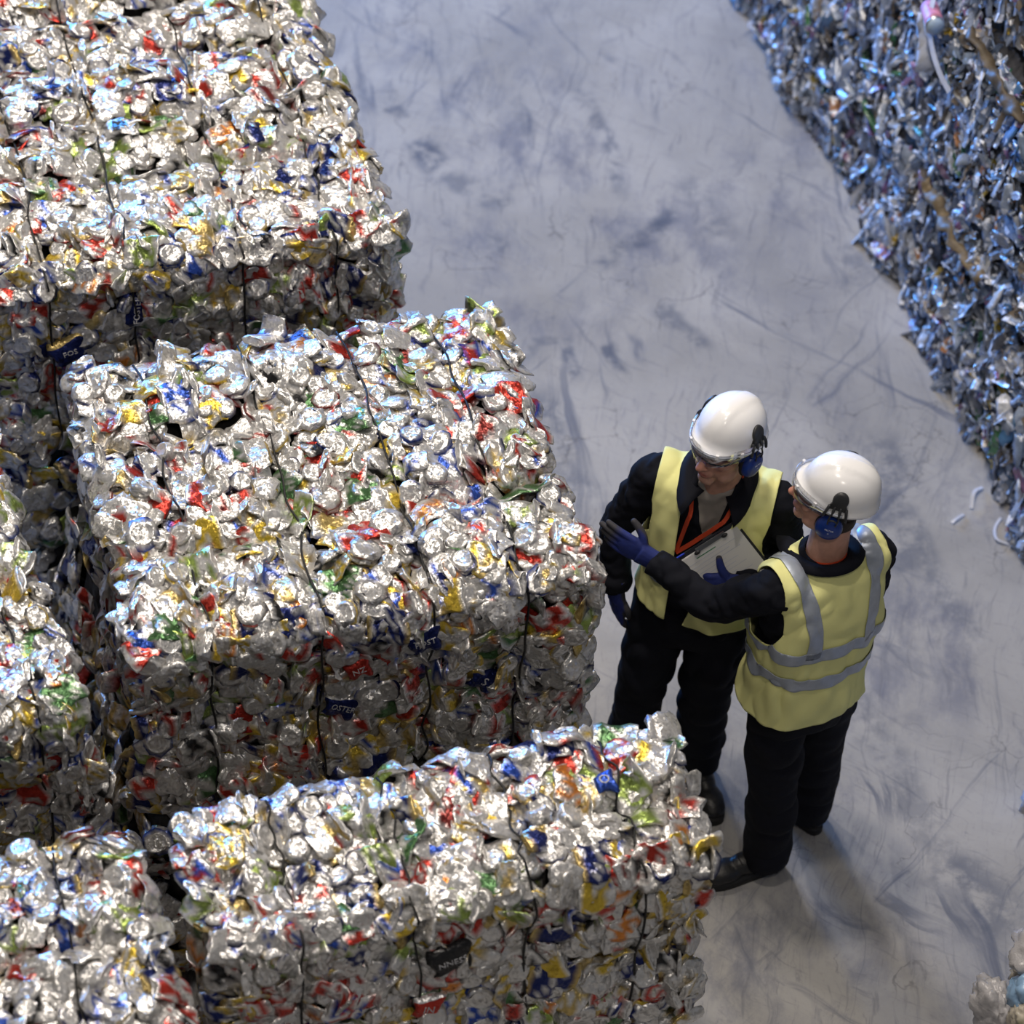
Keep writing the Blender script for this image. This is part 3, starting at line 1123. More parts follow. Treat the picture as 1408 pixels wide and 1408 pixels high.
XR = 3.50
PB = [('plastic bale on the floor at the far end of the plastic stack', 3.42, 4.46, 0.0, 0.70, 31),
      ('plastic bale on the floor, second from the far end of the stack', 2.34, 3.38, 0.0, 0.70, 32),
      ('plastic bale on the floor, third from the far end, under the bale with the tube', 1.27, 2.31, 0.0, 0.70, 33),
      ('plastic bale on the floor, nearest to the hard hats and cut by the picture edge', 0.2, 1.24, 0.0, 0.70, 34)]
for lab, y0, y1, z0, z1, sd in PB:
    plastic_bale(lab, XR + (0.03 if sd == 32 else 0), 4.6, y0, y1, z0, z1 - 0.03, sd, ('left', 'front', 'top'))
pb_far, _ = plastic_bale('plastic bale of the middle tier, beyond the bale with the pink tube', XR + 0.04, 4.6, 2.42, 3.46, 0.71, 1.54, 36, ('left', 'front'))
pb_tube, sh_tube = plastic_bale('plastic bale of the middle tier with a pink tube and white strip sticking out', XR, 4.6, 1.32, 2.38, 0.71, 1.54, 37, ('left', 'front'))
plastic_bale('plastic bale of the top tier in the upper corner of the picture', XR + 0.03, 4.6, 1.30, 2.36, 1.56, 2.38, 38, ('left', 'front', 'top'))
plastic_bale('plastic bale of the top tier behind the corner one, only its edge in view', XR + 0.05, 4.6, 2.42, 3.46, 1.56, 2.38, 39, ('left', 'top'), limit=60)


# ------------------------------------------------------------------ people
def unit(v):
    v = np.asarray(v, float)
    return v / (np.linalg.norm(v) + 1e-12)


def tint_for_skin(Vh, stubble):
    """Skin colours in head space: lips, cheeks, stubble."""
    base = np.array((0.58, 0.31, 0.225))
    C = np.tile(base, (len(Vh), 1))

    def blend(mask, col):
        C[:] = C * (1 - mask[:, None]) + np.array(col) * mask[:, None]
    x, y, z = Vh.T
    red = np.exp(-((np.abs(x) - 0.042) / 0.02) ** 2 - ((z + 0.03) / 0.025) ** 2 - (np.clip(y + 0.06, 0, 1) / 0.03) ** 2)
    blend(red * 0.5, (0.50, 0.17, 0.12))
    nose = np.exp(-(x / 0.018) ** 2 - ((z + 0.025) / 0.02) ** 2 - (np.clip(y + 0.10, 0, 1) / 0.02) ** 2)
    blend(nose * 0.5, (0.52, 0.17, 0.12))
    jaw = np.clip((-(z) - 0.045) / 0.02, 0, 1) * np.clip((0.03 - y) / 0.03, 0, 1) * np.clip((z + 0.16) / 0.03, 0, 1)
    blend(jaw * stubble, (0.22, 0.15, 0.12))
    lip = np.exp(-(x / 0.024) ** 4 - ((z + 0.067) / 0.0085) ** 2 - (np.clip(y + 0.085, 0, 1) / 0.01) ** 2)
    blend(np.clip(lip * 1.1, 0, 1) * 0.85, (0.36, 0.10, 0.085))
    return np.clip(C, 0, 1)


def head_parts(jaw=1.0):
    P = [ball((0, 0.012, 0.035), (0.076, 0.098, 0.088), 20, 12),
         ball((0, -0.030, -0.030), (0.063 * jaw, 0.066, 0.082), 18, 11),
         ball((0, -0.074, -0.100), (0.028 * jaw, 0.024, 0.021)),
         ball((0.042 * jaw, -0.030, -0.082), (0.024, 0.040, 0.026)), ball((-0.042 * jaw, -0.030, -0.082), (0.024, 0.040, 0.026)),
         ball((0, -0.084, 0.034), (0.052, 0.016, 0.013)),
         ball((0.042, -0.066, -0.018), (0.024, 0.026, 0.022)), ball((-0.042, -0.066, -0.018), (0.024, 0.026, 0.022)),
         tube([(0, -0.088, 0.026), (0, -0.105, -0.004), (0, -0.121, -0.030)], [0.0085, 0.0105, 0.0135], 12, 4, round_ends=True),
         ball((0.0125, -0.104, -0.035), (0.0095, 0.0125, 0.0085)), ball((-0.0125, -0.104, -0.035), (0.0095, 0.0125, 0.0085)),
         ball((0, -0.088, -0.064), (0.030, 0.014, 0.024)),
         ball((0, -0.0995, -0.0615), (0.021, 0.0075, 0.0052)), ball((0, -0.0975, -0.0735), (0.019, 0.0085, 0.0062)),
         ball((0.077, 0.012, -0.006), (0.010, 0.020, 0.031)), ball((-0.077, 0.012, -0.006), (0.010, 0.020, 0.031))]
    return P


def hand_parts(curls, thumb, spread=0.0, mirror=False, cuff=0.075, k=1.0):
    P = [ball((0, 0.052, 0), (0.043, 0.056, 0.017), 16, 9), ball((0.018, 0.035, -0.004), (0.026, 0.036, 0.019)),
         tube([(0, -cuff, 0), (0, -0.02, 0), (0, 0.025, 0)], [0.036, 0.031, 0.034], 16, 4, flat=(0.8, 1.15), up=(0, 0, 1))]
    xs, ls = (0.031, 0.0105, -0.0105, -0.030), (0.074, 0.083, 0.077, 0.060)
    for i in range(4):
        p = np.array([xs[i], 0.088 - 0.006 * abs(i - 1), 0.0])
        pts = [p - np.array([0, 0.03, 0]), p]
        a = 0.0
        for j, fr in enumerate((0.45, 0.31, 0.24)):
            a += math.radians(curls[i][j])
            s = math.radians(spread * (1.2 - i))
            p = p + ls[i] * fr * np.array([math.sin(s), math.cos(a), -math.sin(a)])
            pts.append(p)
        P.append(tube(pts, [0.0118, 0.0116, 0.0108, 0.0100, 0.0088], 10, 4, round_ends=True))
    P.append(tube(thumb, [0.016, 0.0135, 0.0122, 0.0100], 10, 4, round_ends=True))
    out = []
    for V, F in P:
        V = V * k
        if mirror:
            V = V * np.array([-1, 1, 1])
            F = [f[::-1] for f in F]
        out.append((V, F))
    return out


class Person:
    def __init__(self, name, label, origin, phi):
        self.o = np.array([origin[0], origin[1], 0.0])
        self.phi = phi
        c, s = math.cos(phi), math.sin(phi)
        self.Rz = np.array([[c, -s, 0], [s, c, 0], [0, 0, 1]])
        self.root = thing(name, label, 'person', tuple(self.o), phi)

    def L(self, P):
        return (np.asarray(P, float) - self.o) @ self.Rz

    def D(self, d):
        return np.asarray(d, float) @ self.Rz

    def part(self, name, V, F, material, parent=None, **kw):
        return put(name, make_mesh(name, V, F, material, **kw), parent or self.root)


def torso_rings(spine, table, grow=0.0, n=28, power=2.5):
    sp = np.array(spine)
    rings = []
    th = np.linspace(0, 2 * np.pi, n, endpoint=False)
    c, s = np.cos(th), np.sin(th)
    for z, a, b in table:
        cx = np.interp(z, sp[:, 2], sp[:, 0])
        cy = np.interp(z, sp[:, 2], sp[:, 1])
        x = np.sign(c) * np.abs(c) ** (2 / power) * (a + grow)
        y = np.sign(s) * np.abs(s) ** (2 / power) * (b + grow)
        rings.append(np.column_stack([cx + x, cy + y, np.full(n, z)]))
    return rings


TORSO = [(0.86, 0.165, 0.125), (0.95, 0.172, 0.132), (1.08, 0.168, 0.130), (1.20, 0.180, 0.132), (1.32, 0.192, 0.130), (1.40, 0.186, 0.118),
         (1.455, 0.150, 0.098), (1.50, 0.085, 0.075), (1.52, 0.066, 0.066)]


def folds(V, F, amp, sc, seed, axis=2):
    N = vnormals(V, F)
    P = V / np.array(sc)
    h = vnoise(P, seed) + 0.5 * vnoise(P * 2.1, seed + 3)
    h = np.abs(h) * 1.4 - 0.45
    return V + N * (h * amp)[:, None]


def strip(P, Nrm, w, t=0.002):
    """Flat ribbon along P, lying square to Nrm."""
    P = np.asarray(P, float)
    T = np.gradient(P, axis=0)
    T /= np.linalg.norm(T, axis=1)[:, None]
    Nrm = np.asarray(Nrm, float)
    if Nrm.ndim == 1:
        Nrm = np.tile(Nrm, (len(P), 1))
    B = np.cross(T, Nrm)
    B /= np.linalg.norm(B, axis=1)[:, None]
    Nn = np.cross(B, T)
    rings = [np.array([p - b * w / 2, p + b * w / 2, p + b * w / 2 + n * t, p - b * w / 2 + n * t]) for p, b, n in zip(P, B, Nn)]
    return loft(rings)


def build_helmet(pe, Hm, ho):
    """Hard hat with ear defenders and visor in head space; Hm maps head space to the person's space."""
    def T(V):
        return np.asarray(V) @ Hm.T + ho
    n, k = 48, 16
    th = np.linspace(0, 2 * np.pi, n, endpoint=False)
    a, b, h, z0, yc = 0.0985, 0.117, 0.112, 0.048, 0.010
    front = np.clip((-np.sin(th) - 0.45) / 0.55, 0, 1)
    front = front * front * (3 - 2 * front)
    back = np.clip((np.sin(th) - 0.55) / 0.45, 0, 1)

    def ring(rho, z, ox=0.0, fx=0.0):
        x = np.cos(th) * (a * rho + ox)
        y = yc + np.sin(th) * (b * rho + ox) - front * fx
        return np.column_stack([x, y, np.full(n, z0) + z])
    rings = [ring(0.93, 0.030), ring(0.95, 0.0 - 0.006 * back), ring(0.99, -0.010 - 0.010 * back, 0.003, 0.008),
             ring(1.0, -0.013 - 0.012 * back - 0.004 * front, 0.007, 0.015), ring(1.0, -0.008 - 0.012 * back - 0.003 * front, 0.009, 0.017),
             ring(1.0, -0.002 - 0.010 * back - 0.001 * front, 0.007, 0.014), ring(1.0, 0.004, 0.003, 0.006), ring(1.0, 0.012, 0.0, 0.002)]
    for t in np.linspace(0.14, 0.985, k):
        s = math.sin(t * math.pi / 2) ** 0.92
        rho = max(0.0, 1 - s ** 2.35) ** (1 / 2.35)
        r = ring(rho, s * h)
        up = np.clip((s - 0.35) / 0.3, 0, 1)
        r[:, 2] += 0.0045 * up * np.clip((0.030 - np.abs(r[:, 0])) / 0.006, 0, 1)
        rings.append(r)
    V, F = loft(rings, True, True)
    F = [f for f in F if not (len(f) == 3 and n * len(rings) in f)]     # leave the underside open
    hat = pe.part('hard_hat', T(V), [f[::-1] for f in F] if False else F, M['hat'])
    # rails of the visor along the brim
    ang = np.linspace(math.radians(-190), math.radians(10), 30)
    fr = np.clip((-np.sin(ang) - 0.45) / 0.55, 0, 1)
    fr = fr * fr * (3 - 2 * fr)

    def brim(ang, off, z, fx=0.016):
        return np.column_stack([np.cos(ang) * (a + off), yc + np.sin(ang) * (b + off) - fr * fx, np.full(len(ang), z0 + z)])
    bg = Bag()
    for off, z, r in ((0.0110, 0.0065, 0.0014), (0.0120, -0.003, 0.0014)):
        V, F = tube(brim(ang, off, z), r, 6, 1)
        bg.add(T(V), F)
    o = bg.obj('visor_rail', M['steel'], hat)
    bg = Bag()
    V, F = tube(brim(ang, 0.0115, 0.0018), 0.0030, 6, 1)
    bg.add(T(V), F)
    bg.obj('visor_band', M['tape'], hat)
    for a0 in (-150, -118, -62, -30):
        q = math.radians(a0)
        f1 = max(0, min(1, (-math.sin(q) - 0.45) / 0.55))
        f1 = f1 * f1 * (3 - 2 * f1)
        c = np.array([math.cos(q) * (a + 0.0115), yc + math.sin(q) * (b + 0.0115) - f1 * 0.016, z0 + 0.002])
        R = np.array([[math.cos(q), -math.sin(q), 0], [math.sin(q), math.cos(q), 0], [0, 0, 1]])
        V, F = box(c, (0.0035, 0.005, 0.008), R)
        pe.part('visor_clip', T(V), F, M['hat'], hat, smooth=False)
    # clear visor hanging in front of the eyes
    ang2 = np.linspace(math.radians(-168), math.radians(-12), 26)
    f2 = np.clip((-np.sin(ang2) - 0.45) / 0.55, 0, 1)
    rows = []
    for z, off, fx in ((0.024, 0.012, 0.016), (0.0, 0.013, 0.018), (-0.03, 0.009, 0.017), (-0.060, 0.002, 0.012)):
        zz = z0 + z + (0.03 * (1 - f2) if z < -0.05 else 0)
        rows.append(np.column_stack([np.cos(ang2) * (a + off), yc + np.sin(ang2) * (b + off) - f2 * fx, np.full(len(ang2), 0.0) + zz]))
    V, F = loft(rows, False, False)
    v = pe.part('clear_visor', T(V), F, M['clear'], hat)
    # spectacles under the brim
    sp = [(0.078, 0.03, 0.006), (0.076, -0.05, 0.006), (0.060, -0.092, 0.004), (0.03, -0.109, 0.002), (0, -0.112, 0.003), (-0.03, -0.109, 0.002), (-0.060, -0.092, 0.004),
          (-0.076, -0.05, 0.006), (-0.078, 0.03, 0.006)]
    V, F = tube(sp, 0.0024, 8, 5, flat=(1.6, 0.8), up=(0, 0, 1))
    pe.part('spectacle_frame', T(V), F, M['foam'], hat)
    rows = []
    for z, g in ((0.006, 1.0), (-0.014, 1.01), (-0.030, 0.98)):
        q = spline([(0.066, -0.078, 0), (0.034, -0.108, 0), (0, -0.114, 0), (-0.034, -0.108, 0), (-0.066, -0.078, 0)], 5)
        q = q * np.array([g, g, 1])
        q[:, 2] = z + (0.016 * np.exp(-(q[:, 0] / 0.012) ** 2) if z < -0.02 else 0)
        rows.append(q)
    V, F = loft(rows, False, False)
    pe.part('spectacle_lens', T(V), F, M['clear'], hat)
    # headband straps and nape pad
    V, F = tube([(0.072, 0.05, 0.03), (0.05, 0.098, 0.012), (0, 0.118, 0.004), (-0.05, 0.098, 0.012), (-0.072, 0.05, 0.03)], 0.013, 8, 5, flat=(1.0, 0.3), up=(0, 0, 1))
    pe.part('nape_strap', T(V), F, M['tape'], hat)
    for sx in (1, -1):
        # mounting plate with its fork
        yz = [(0.024 * math.sin(q), 0.026 * math.cos(q)) for q in np.linspace(-2.0, 2.0, 15)]
        yz = [(y + 0.012, z + 0.096) for y, z in yz] + [(0.044, 0.060), (-0.018, 0.060)]
        rr = []
        for e, g in ((0.0, 1.0), (0.006, 1.0), (0.0085, 0.86)):
            ring_ = []
            for y, z in yz:
                y, z = 0.012 + (y - 0.012) * g, 0.085 + (z - 0.085) * g
                s = min(0.98, max(0, (z - z0) / h))
                rho = (1 - s ** 2.35) ** (1 / 2.35)
                xx = a * rho * math.sqrt(max(0.05, 1 - ((y - yc) / (b * max(rho, .2))) ** 2))
                ring_.append((sx * (xx + e), y, z))
            rr.append(ring_)
        V, F = loft(rr, True, True)
        ed = pe.part('ear_defender_mount', T(V), F, M['dark'], hat)
        bg = Bag()
        for y0_, y1_, zl in ((-0.014, -0.022, 0.026), (0.003, 0.001, 0.036), (0.021, 0.023, 0.034), (0.038, 0.046, 0.024)):
            V, F = tube([(sx * 0.100, y0_, 0.070), (sx * 0.1075, (y0_ + y1_) / 2, 0.056), (sx * 0.109, y1_, zl + 0.008)], [0.0052, 0.0048, 0.0046], 8, 3, round_ends=True)
            bg.add(T(V), F)
        bg.obj('fork', M['dark'], ed) if False else bg.obj('ear_defender_fork', M['dark'], hat)
        bg = Bag()
        V, F = tube([(sx * 0.107, 0.000, 0.045), (sx * 0.114, -0.002, 0.022), (sx * 0.113, 0.000, 0.004)], 0.0026, 6, 4)
        bg.add(T(V), F)
        V, F = tube([(sx * 0.107, 0.024, 0.045), (sx * 0.114, 0.026, 0.022), (sx * 0.113, 0.024, 0.004)], 0.0026, 6, 4)
        bg.add(T(V), F)
        V, F = tube([(sx * 0.114, -0.002, 0.020), (sx * 0.116, 0.012, 0.028), (sx * 0.114, 0.026, 0.020)], 0.003, 6, 4)
        bg.add(T(V), F)
        bg.obj('ear_defender_arm', M['dark'], hat)
        V, F = ball((sx * 0.083, 0.010, -0.030), (0.015, 0.043, 0.049), 22, 12)
        pe.part('ear_cushion', T(V), F, M['foam'], hat)
        th3 = np.linspace(0, 2 * np.pi, 28, endpoint=False)
        rr = []
        for e, g in ((0.086, 0.93), (0.090, 1.0), (0.098, 1.0), (0.106, 0.93), (0.112, 0.78), (0.1155, 0.5), (0.117, 0.2)):
            rr.append(np.column_stack([np.full(28, sx * e), 0.010 + 0.041 * g * np.cos(th3), -0.028 + 0.046 * g * np.sin(th3)]))
        V, F = loft(rr)
        cup = pe.part('ear_cup', T(V), F, M['blue'], hat)
        for txt, sz, dz in (('PELTOR', 0.0078, 0.010), ('H', 0.007, -0.004)):
            tm = text_mesh(txt, sz, M['white'], 0.0004)
            co = np.empty(len(tm.vertices) * 3)
            tm.vertices.foreach_get('co', co)
            co = co.reshape(-1, 3)
            Q = np.column_stack([np.full(len(co), sx * 0.1172) + sx * co[:, 2], 0.012 + sx * co[:, 0], -0.028 + dz + co[:, 1]])
            rad = np.hypot((Q[:, 1] - 0.010) / 0.041, (Q[:, 2] + 0.028) / 0.046)
            Q[:, 0] -= sx * 0.0052 * rad ** 2 * 1.6
            tm.vertices.foreach_set('co', T(Q).ravel())
            put('ear_cup_lettering', tm, hat)
    return hat


def build_person(c):
    pe = Person('person', c['label'], c['origin'], c['phi'])
    L = pe.L
    spine = [tuple(L(p)) for p in c['spine']]
    zs = [p[2] for p in spine]
    # head frame in person space
    f = unit(c['face'])
    up = unit(np.array(c['head_up'], float))
    left = unit(np.cross(up, f))
    upv = np.cross(f, left)
    Hw = np.column_stack([left, -f, upv])
    Hm = pe.Rz.T @ Hw
    ho = L(c['head'])
    neck0 = np.array([np.interp(1.50, zs, [p[0] for p in spine]), np.interp(1.50, zs, [p[1] for p in spine]), 1.47])

    def Hx(V):
        return np.asarray(V) @ Hm.T + ho
    J = {k: L(v) for k, v in c['joints'].items()}
    # ---- one continuous body
    parts = [(Hx(V), F) for V, F in head_parts(c.get('jaw', 1.0))]
    nk = Hx([[0, 0.022, -0.055]])[0]
    parts.append(tube([neck0 - np.array([0, 0, 0.05]), (neck0 * 0.55 + nk * 0.45), nk], [0.070, 0.060, 0.058], 16, 4))
    parts.append(loft(torso_rings(spine, [t for t in TORSO if t[0] < 1.49], -0.022)))
    for s in ('l', 'r'):
        parts.append(tube([J[s + '_sh'], J[s + '_el'], J[s + '_wr']], [0.050, 0.040, 0.029], 12, 6, round_ends=True))
        parts.append(tube([J[s + '_hip'] + np.array([0, 0, 0.04]), J[s + '_kn'], J[s + '_an']], [0.080, 0.056, 0.042], 12, 6, round_ends=True))
        parts.append(ball(J[s + '_an'] + np.array([0, -0.02, -0.03]), (0.035, 0.06, 0.035)))
    V, F = voxel(parts, 0.0052, 2, 0.35)
    Vh = (V - ho) @ Hm
    pe.part('body', V, F, M['skin'], vcol=tint_for_skin(Vh, c['stubble']))
    for sx in (1, -1):
        Ve, Fe = ball((sx * 0.031, -0.079, 0.008), (0.0125, 0.0125, 0.0125), 12, 8)
        pe.part('eye', Hx(Ve), Fe, M['hat'])
    # ---- hair below the helmet, cut from the head surface
    N = vnormals(V, F)
    g = np.minimum(np.minimum(Vh[:, 1] - 0.004 - 0.25 * np.abs(Vh[:, 2]) * 0, Vh[:, 2] - c['hairline'] + 0.3 * np.clip(0.06 - Vh[:, 1], 0, 1)), 0.16 - np.linalg.norm(Vh, axis=1))
    Vc, Fc = clip(V + N * 0.006, F, g)
    if len(Fc):
        thicken(pe.part('hair', Vc, Fc, M['hair']), 0.004, 0)
    # ---- trousers
    parts = [loft(torso_rings(spine, [(0.80, 0.165, 0.125), (0.86, 0.170, 0.13), (0.96, 0.170, 0.132), (1.06, 0.160, 0.125)], -0.002))]
    for s in ('l', 'r'):
        h, k, a = J[s + '_hip'], J[s + '_kn'], J[s + '_an']
        mid = (h + k) / 2 + np.array([0, -0.012, 0])
        cf = (k + a) / 2 + np.array([0, 0.010, 0])
        parts.append(tube([h + np.array([0, 0, 0.08]), h, mid, k, cf, a + np.array([0, 0.004, -0.035])], [0.092, 0.100, 0.094, 0.082, 0.080, 0.079], 18, 4))
    V, F = voxel(parts, 0.008, 5, 0.5)
    V = folds(V, F, 0.012, (0.13, 0.13, 0.12), c['seed'])
    thicken(pe.part('trousers', V, F, M['navy']), 0.003)
    # ---- jacket: torso and both sleeves
    parts = [loft(torso_rings(spine, TORSO))]
    for s in ('l', 'r'):
        sh, el, wr = J[s + '_sh'], J[s + '_el'], J[s + '_wr']
        inn = sh * 0.72 + np.array([np.interp(sh[2], zs, [p[0] for p in spine]), np.interp(sh[2], zs, [p[1] for p in spine]), sh[2]]) * 0.28
        d = unit(wr - el)
        parts.append(tube([inn, sh, sh * 0.5 + el * 0.5, el, el * 0.45 + wr * 0.55, wr + d * 0.005], [0.068, 0.070, 0.063, 0.056, 0.051, 0.048], 18, 5, round_ends=False))
    V, F = voxel(parts, 0.008, 5, 0.5)
    V = folds(V, F, 0.010, (0.06, 0.06, 0.06), c['seed'] + 2)
    Vj, Fj = V, F
    cy = np.interp(1.45, zs, [p[1] for p in spine])
    cx = np.interp(1.45, zs, [p[0] for p in spine])
    neckg = np.hypot(V[:, 0] - neck0[0], V[:, 1] - neck0[1]) - 0.064
    neckg = np.where(V[:, 2] > 1.42, neckg, 0.05)
    if c.get('open_collar'):
        zv, wv = c['open_collar']
        vg = np.abs(V[:, 0] - cx - 0.0) - wv * np.clip((V[:, 2] - zv) / (1.47 - zv), 0, 2)
        vg = np.where((V[:, 1] < cy) & (V[:, 2] > zv), vg, 0.05)
        Vs, Fs = clip(V - vnormals(V, F) * 0.009, F, -np.minimum(vg - 0.02, neckg) if False else 0.03 - np.where(V[:, 1] < cy + 0.02, np.abs(V[:, 0] - cx) - 0.055, 1.0))
        gz = Vs[:, 2] - 1.22
        Vs, Fs = clip(Vs, Fs, gz)
        pe.part('t_shirt', Vs, Fs, M['shirt'])
        neckg = np.minimum(neckg, vg)
    Vk, Fk = clip(V, F, neckg)
    thicken(pe.part('jacket', Vk, Fk, M['navy']), 0.004, -1)
    # ---- collar lying over the vest
    rows = []
    nu = 33
    for t in np.linspace(-1, 1, nu):
        q = t * math.radians(c.get('collar_span', 158))
        sn, cs = math.sin(q), math.cos(q)                # q = 0 at the nape
        drop = 0.5 * (1 - cs)
        tip = np.clip((abs(t) - 0.72) / 0.28, 0, 1)
        i = neck0 + np.array([sn * 0.064, cs * 0.066 + (-0.008 * drop), 0.050 - 0.050 * drop])
        m = neck0 + np.array([sn * 0.074, cs * 0.078 - 0.012 * drop, 0.062 - 0.056 * drop])
        wdt = 0.040 + 0.034 * tip * c.get('lapel', 1.0)
        e = neck0 + np.array([sn * (0.080 + wdt), cs * (0.076 + wdt) - 0.020 * drop - 0.016 * tip, 0.056 - 0.058 * drop - 0.016 * tip])
        rows.append([i, m, m * 0.5 + e * 0.5 + np.array([0, 0, 0.014]), e])
    V, F = loft(np.array(rows), False, False)
    thicken(pe.part('collar', V, F, M['navy']), 0.005, 0)
    # ---- hi-vis vest cut from a fuller torso
    VT = [(c['hem'] - 0.05, 0.200, 0.160), (0.95, 0.192, 0.152), (1.08, 0.186, 0.146), (1.20, 0.194, 0.146), (1.32, 0.205, 0.142), (1.40, 0.202, 0.128),
          (1.455, 0.168, 0.108), (1.50, 0.095, 0.083)]
    parts = [loft(torso_rings(spine, VT, c.get('vest_grow', 0.006)))]
    for s in ('l', 'r'):
        parts.append(ball(J[s + '_sh'] * 0.86 + np.array([cx, cy, J[s + '_sh'][2]]) * 0.14 + np.array([0, 0, 0.006]), (0.085, 0.090, 0.083), 18, 12))
    V, F = voxel(parts, 0.0075, 4, 0.5)
    V = folds(V, F, c['vest_fold'], (0.085, 0.085, 0.20), c['seed'] + 5)
    hemz = c['hem'] + 0.012 * np.sin(V[:, 0] * 9 + c['seed'])
    V, F = clip(V, F, V[:, 2] - hemz)
    V, F = clip(V, F, np.where(V[:, 2] > 1.40, np.hypot(V[:, 0] - neck0[0], (V[:, 1] - neck0[1]) * 0.95) - 0.082, 0.05))
    ccx = np.interp(V[:, 2], zs, [p[0] for p in spine])
    ccy = np.interp(V[:, 2], zs, [p[1] for p in spine])
    for s, sg in (('l', 1), ('r', -1)):
        ah = c['armhole'][s]
        ccx = np.interp(V[:, 2], zs, [p[0] for p in spine])
        ccy = np.interp(V[:, 2], zs, [p[1] for p in spine])
        e = np.hypot((V[:, 1] - ccy - ah[0]) / ah[2], (V[:, 2] - ah[1]) / ah[3]) - 1
        side = (V[:, 0] - ccx) * sg
        reach = ah[4] + 0.9 * np.clip(ah[1] + 0.05 - V[:, 2], 0, 1) - side
        gg = np.minimum(e * 0.08 + np.clip(0.07 - side, 0, 1) * 2.0, reach)
        V, F = clip(V, F, gg)
    if c.get('front_open'):
        z0_, l0, r0, z1_, l1, r1 = c['front_open']
        ccx = np.interp(V[:, 2], zs, [p[0] for p in spine])
        ccy = np.interp(V[:, 2], zs, [p[1] for p in spine])
        t = np.clip((V[:, 2] - z0_) / (z1_ - z0_), -0.6, 1.2)
        lo, hi = l0 + (l1 - l0) * t, r0 + (r1 - r0) * t
        x = V[:, 0] - ccx
        gg = np.where(V[:, 1] < ccy, np.maximum(lo - x, x - hi), 0.05)
        V, F = clip(V, F, gg)
    vest = pe.part('hi_vis_vest', V, F, M['vest'])
    thicken(vest, 0.004)
    N = vnormals(V, F)
    ccx = np.interp(V[:, 2], zs, [p[0] for p in spine])
    ccy = np.interp(V[:, 2], zs, [p[1] for p in spine])
    wob = 0.022 * vnoise(np.column_stack([V[:, 0] / 0.05, V[:, 1] / 0.05, V[:, 0] * 0]), c['seed']) + c.get('sway', 0) * (V[:, 0] - ccx)
    Vb = V + N * 0.0075
    for zc in c['bands']:
        g = 0.024 - np.abs(V[:, 2] + wob - zc)
        Vq, Fq = clip(Vb, F, g)
        if len(Fq):
            thicken(pe.part('reflective_band', Vq, Fq, M['band'], vest), 0.0015)
    if c.get('braces'):
        for sg in (1, -1):
            x = (V[:, 0] - ccx) * sg - 0.118 + 0.35 * np.clip(1.30 - V[:, 2], 0, 1) * 0 + 0.02 * np.sin((V[:, 2] - 1.1) * 9)
            g = np.minimum(0.0235 - np.abs(x), V[:, 2] - c['bands'][0])
            Vq, Fq = clip(Vb, F, g)
            if len(Fq):
                thicken(pe.part('reflective_band', Vq, Fq, M['band'], vest), 0.0015)
    # ---- lanyard
    if c.get('lanyard'):
        def front(x, z, off):
            d = (Vj[:, 0] - x) ** 2 + (Vj[:, 2] - z) ** 2
            m = d < 0.02 ** 2
            return np.array([x, Vj[m, 1].min() - off, z]) if m.any() else np.array([x, -0.1, z])
        low, sides = c['lanyard']
        low = np.array(low)
        for sg, xs in ((1, sides[1]), (-1, sides[0])):
            P = [neck0 + np.array([sg * 0.0, 0.074, 0.058]), neck0 + np.array([sg * 0.062, 0.03, 0.052]), neck0 + np.array([sg * 0.074, -0.035, 0.022])]
            for t in np.linspace(0.12, 1, 7):
                x = neck0[0] + xs * (1 - t) + low[0] * t
                z = 1.455 * (1 - t) + low[1] * t
                P.append(front(x, z, 0.016))
            P = spline(np.array(P), 3)
            Nn = np.column_stack([P[:, 0] - neck0[0], P[:, 1] - neck0[1], np.full(len(P), 0.05)])
            V, F = strip(P, Nn / np.linalg.norm(Nn, axis=1)[:, None], 0.014, 0.0018)
            pe.part('lanyard', V, F, M['orange'], smooth=False)
    elif c.get('lanyard_back'):
        P = [neck0 + np.array([math.sin(q) * 0.062, math.cos(q) * 0.064, 0.050 - 0.02 * (1 - math.cos(q))]) for q in np.linspace(-2.2, 2.2, 17)]
        Nn = np.array([unit([p[0] - neck0[0], p[1] - neck0[1], 0.02]) for p in P])
        V, F = strip(P, Nn, 0.013, 0.0018)
        pe.part('lanyard', V, F, M['orange'], smooth=False)
    # ---- gloves
    for s in ('l', 'r'):
        hd = c['hands'][s]
        Y = unit(pe.D(hd['dir']))
        Z = pe.D(hd['dorsal'])
        Z = unit(Z - Y * (Z @ Y))
        X = np.cross(Y, Z)
        Rm = np.column_stack([X, Y, Z])
        ps = hand_parts(hd['curls'], hd['thumb'], hd.get('spread', 3), mirror=(s == 'r'), k=c.get('hand_k', 1.0))
        V, F = voxel(ps, 0.0028, 2, 0.5)
        x, y, z = V.T
        coat = np.clip((-z - 0.001 + 0.004 * vnoise(V / 0.02, 5)) / 0.005, 0, 1)
        tipc = np.clip((y - hd.get('coat_from', 0.115)) / 0.03, 0, 1)
        w = np.maximum(coat, tipc)[:, None]
        C = np.array(hd.get('col', (0.010, 0.022, 0.155))) * (1 - w) + np.array((0.035, 0.034, 0.042)) * w
        thicken(pe.part('glove', V @ Rm.T + J[s + '_wr'] + Y * hd.get('shift', 0.03), F, M['glove'], vcol=C), 0.0005)
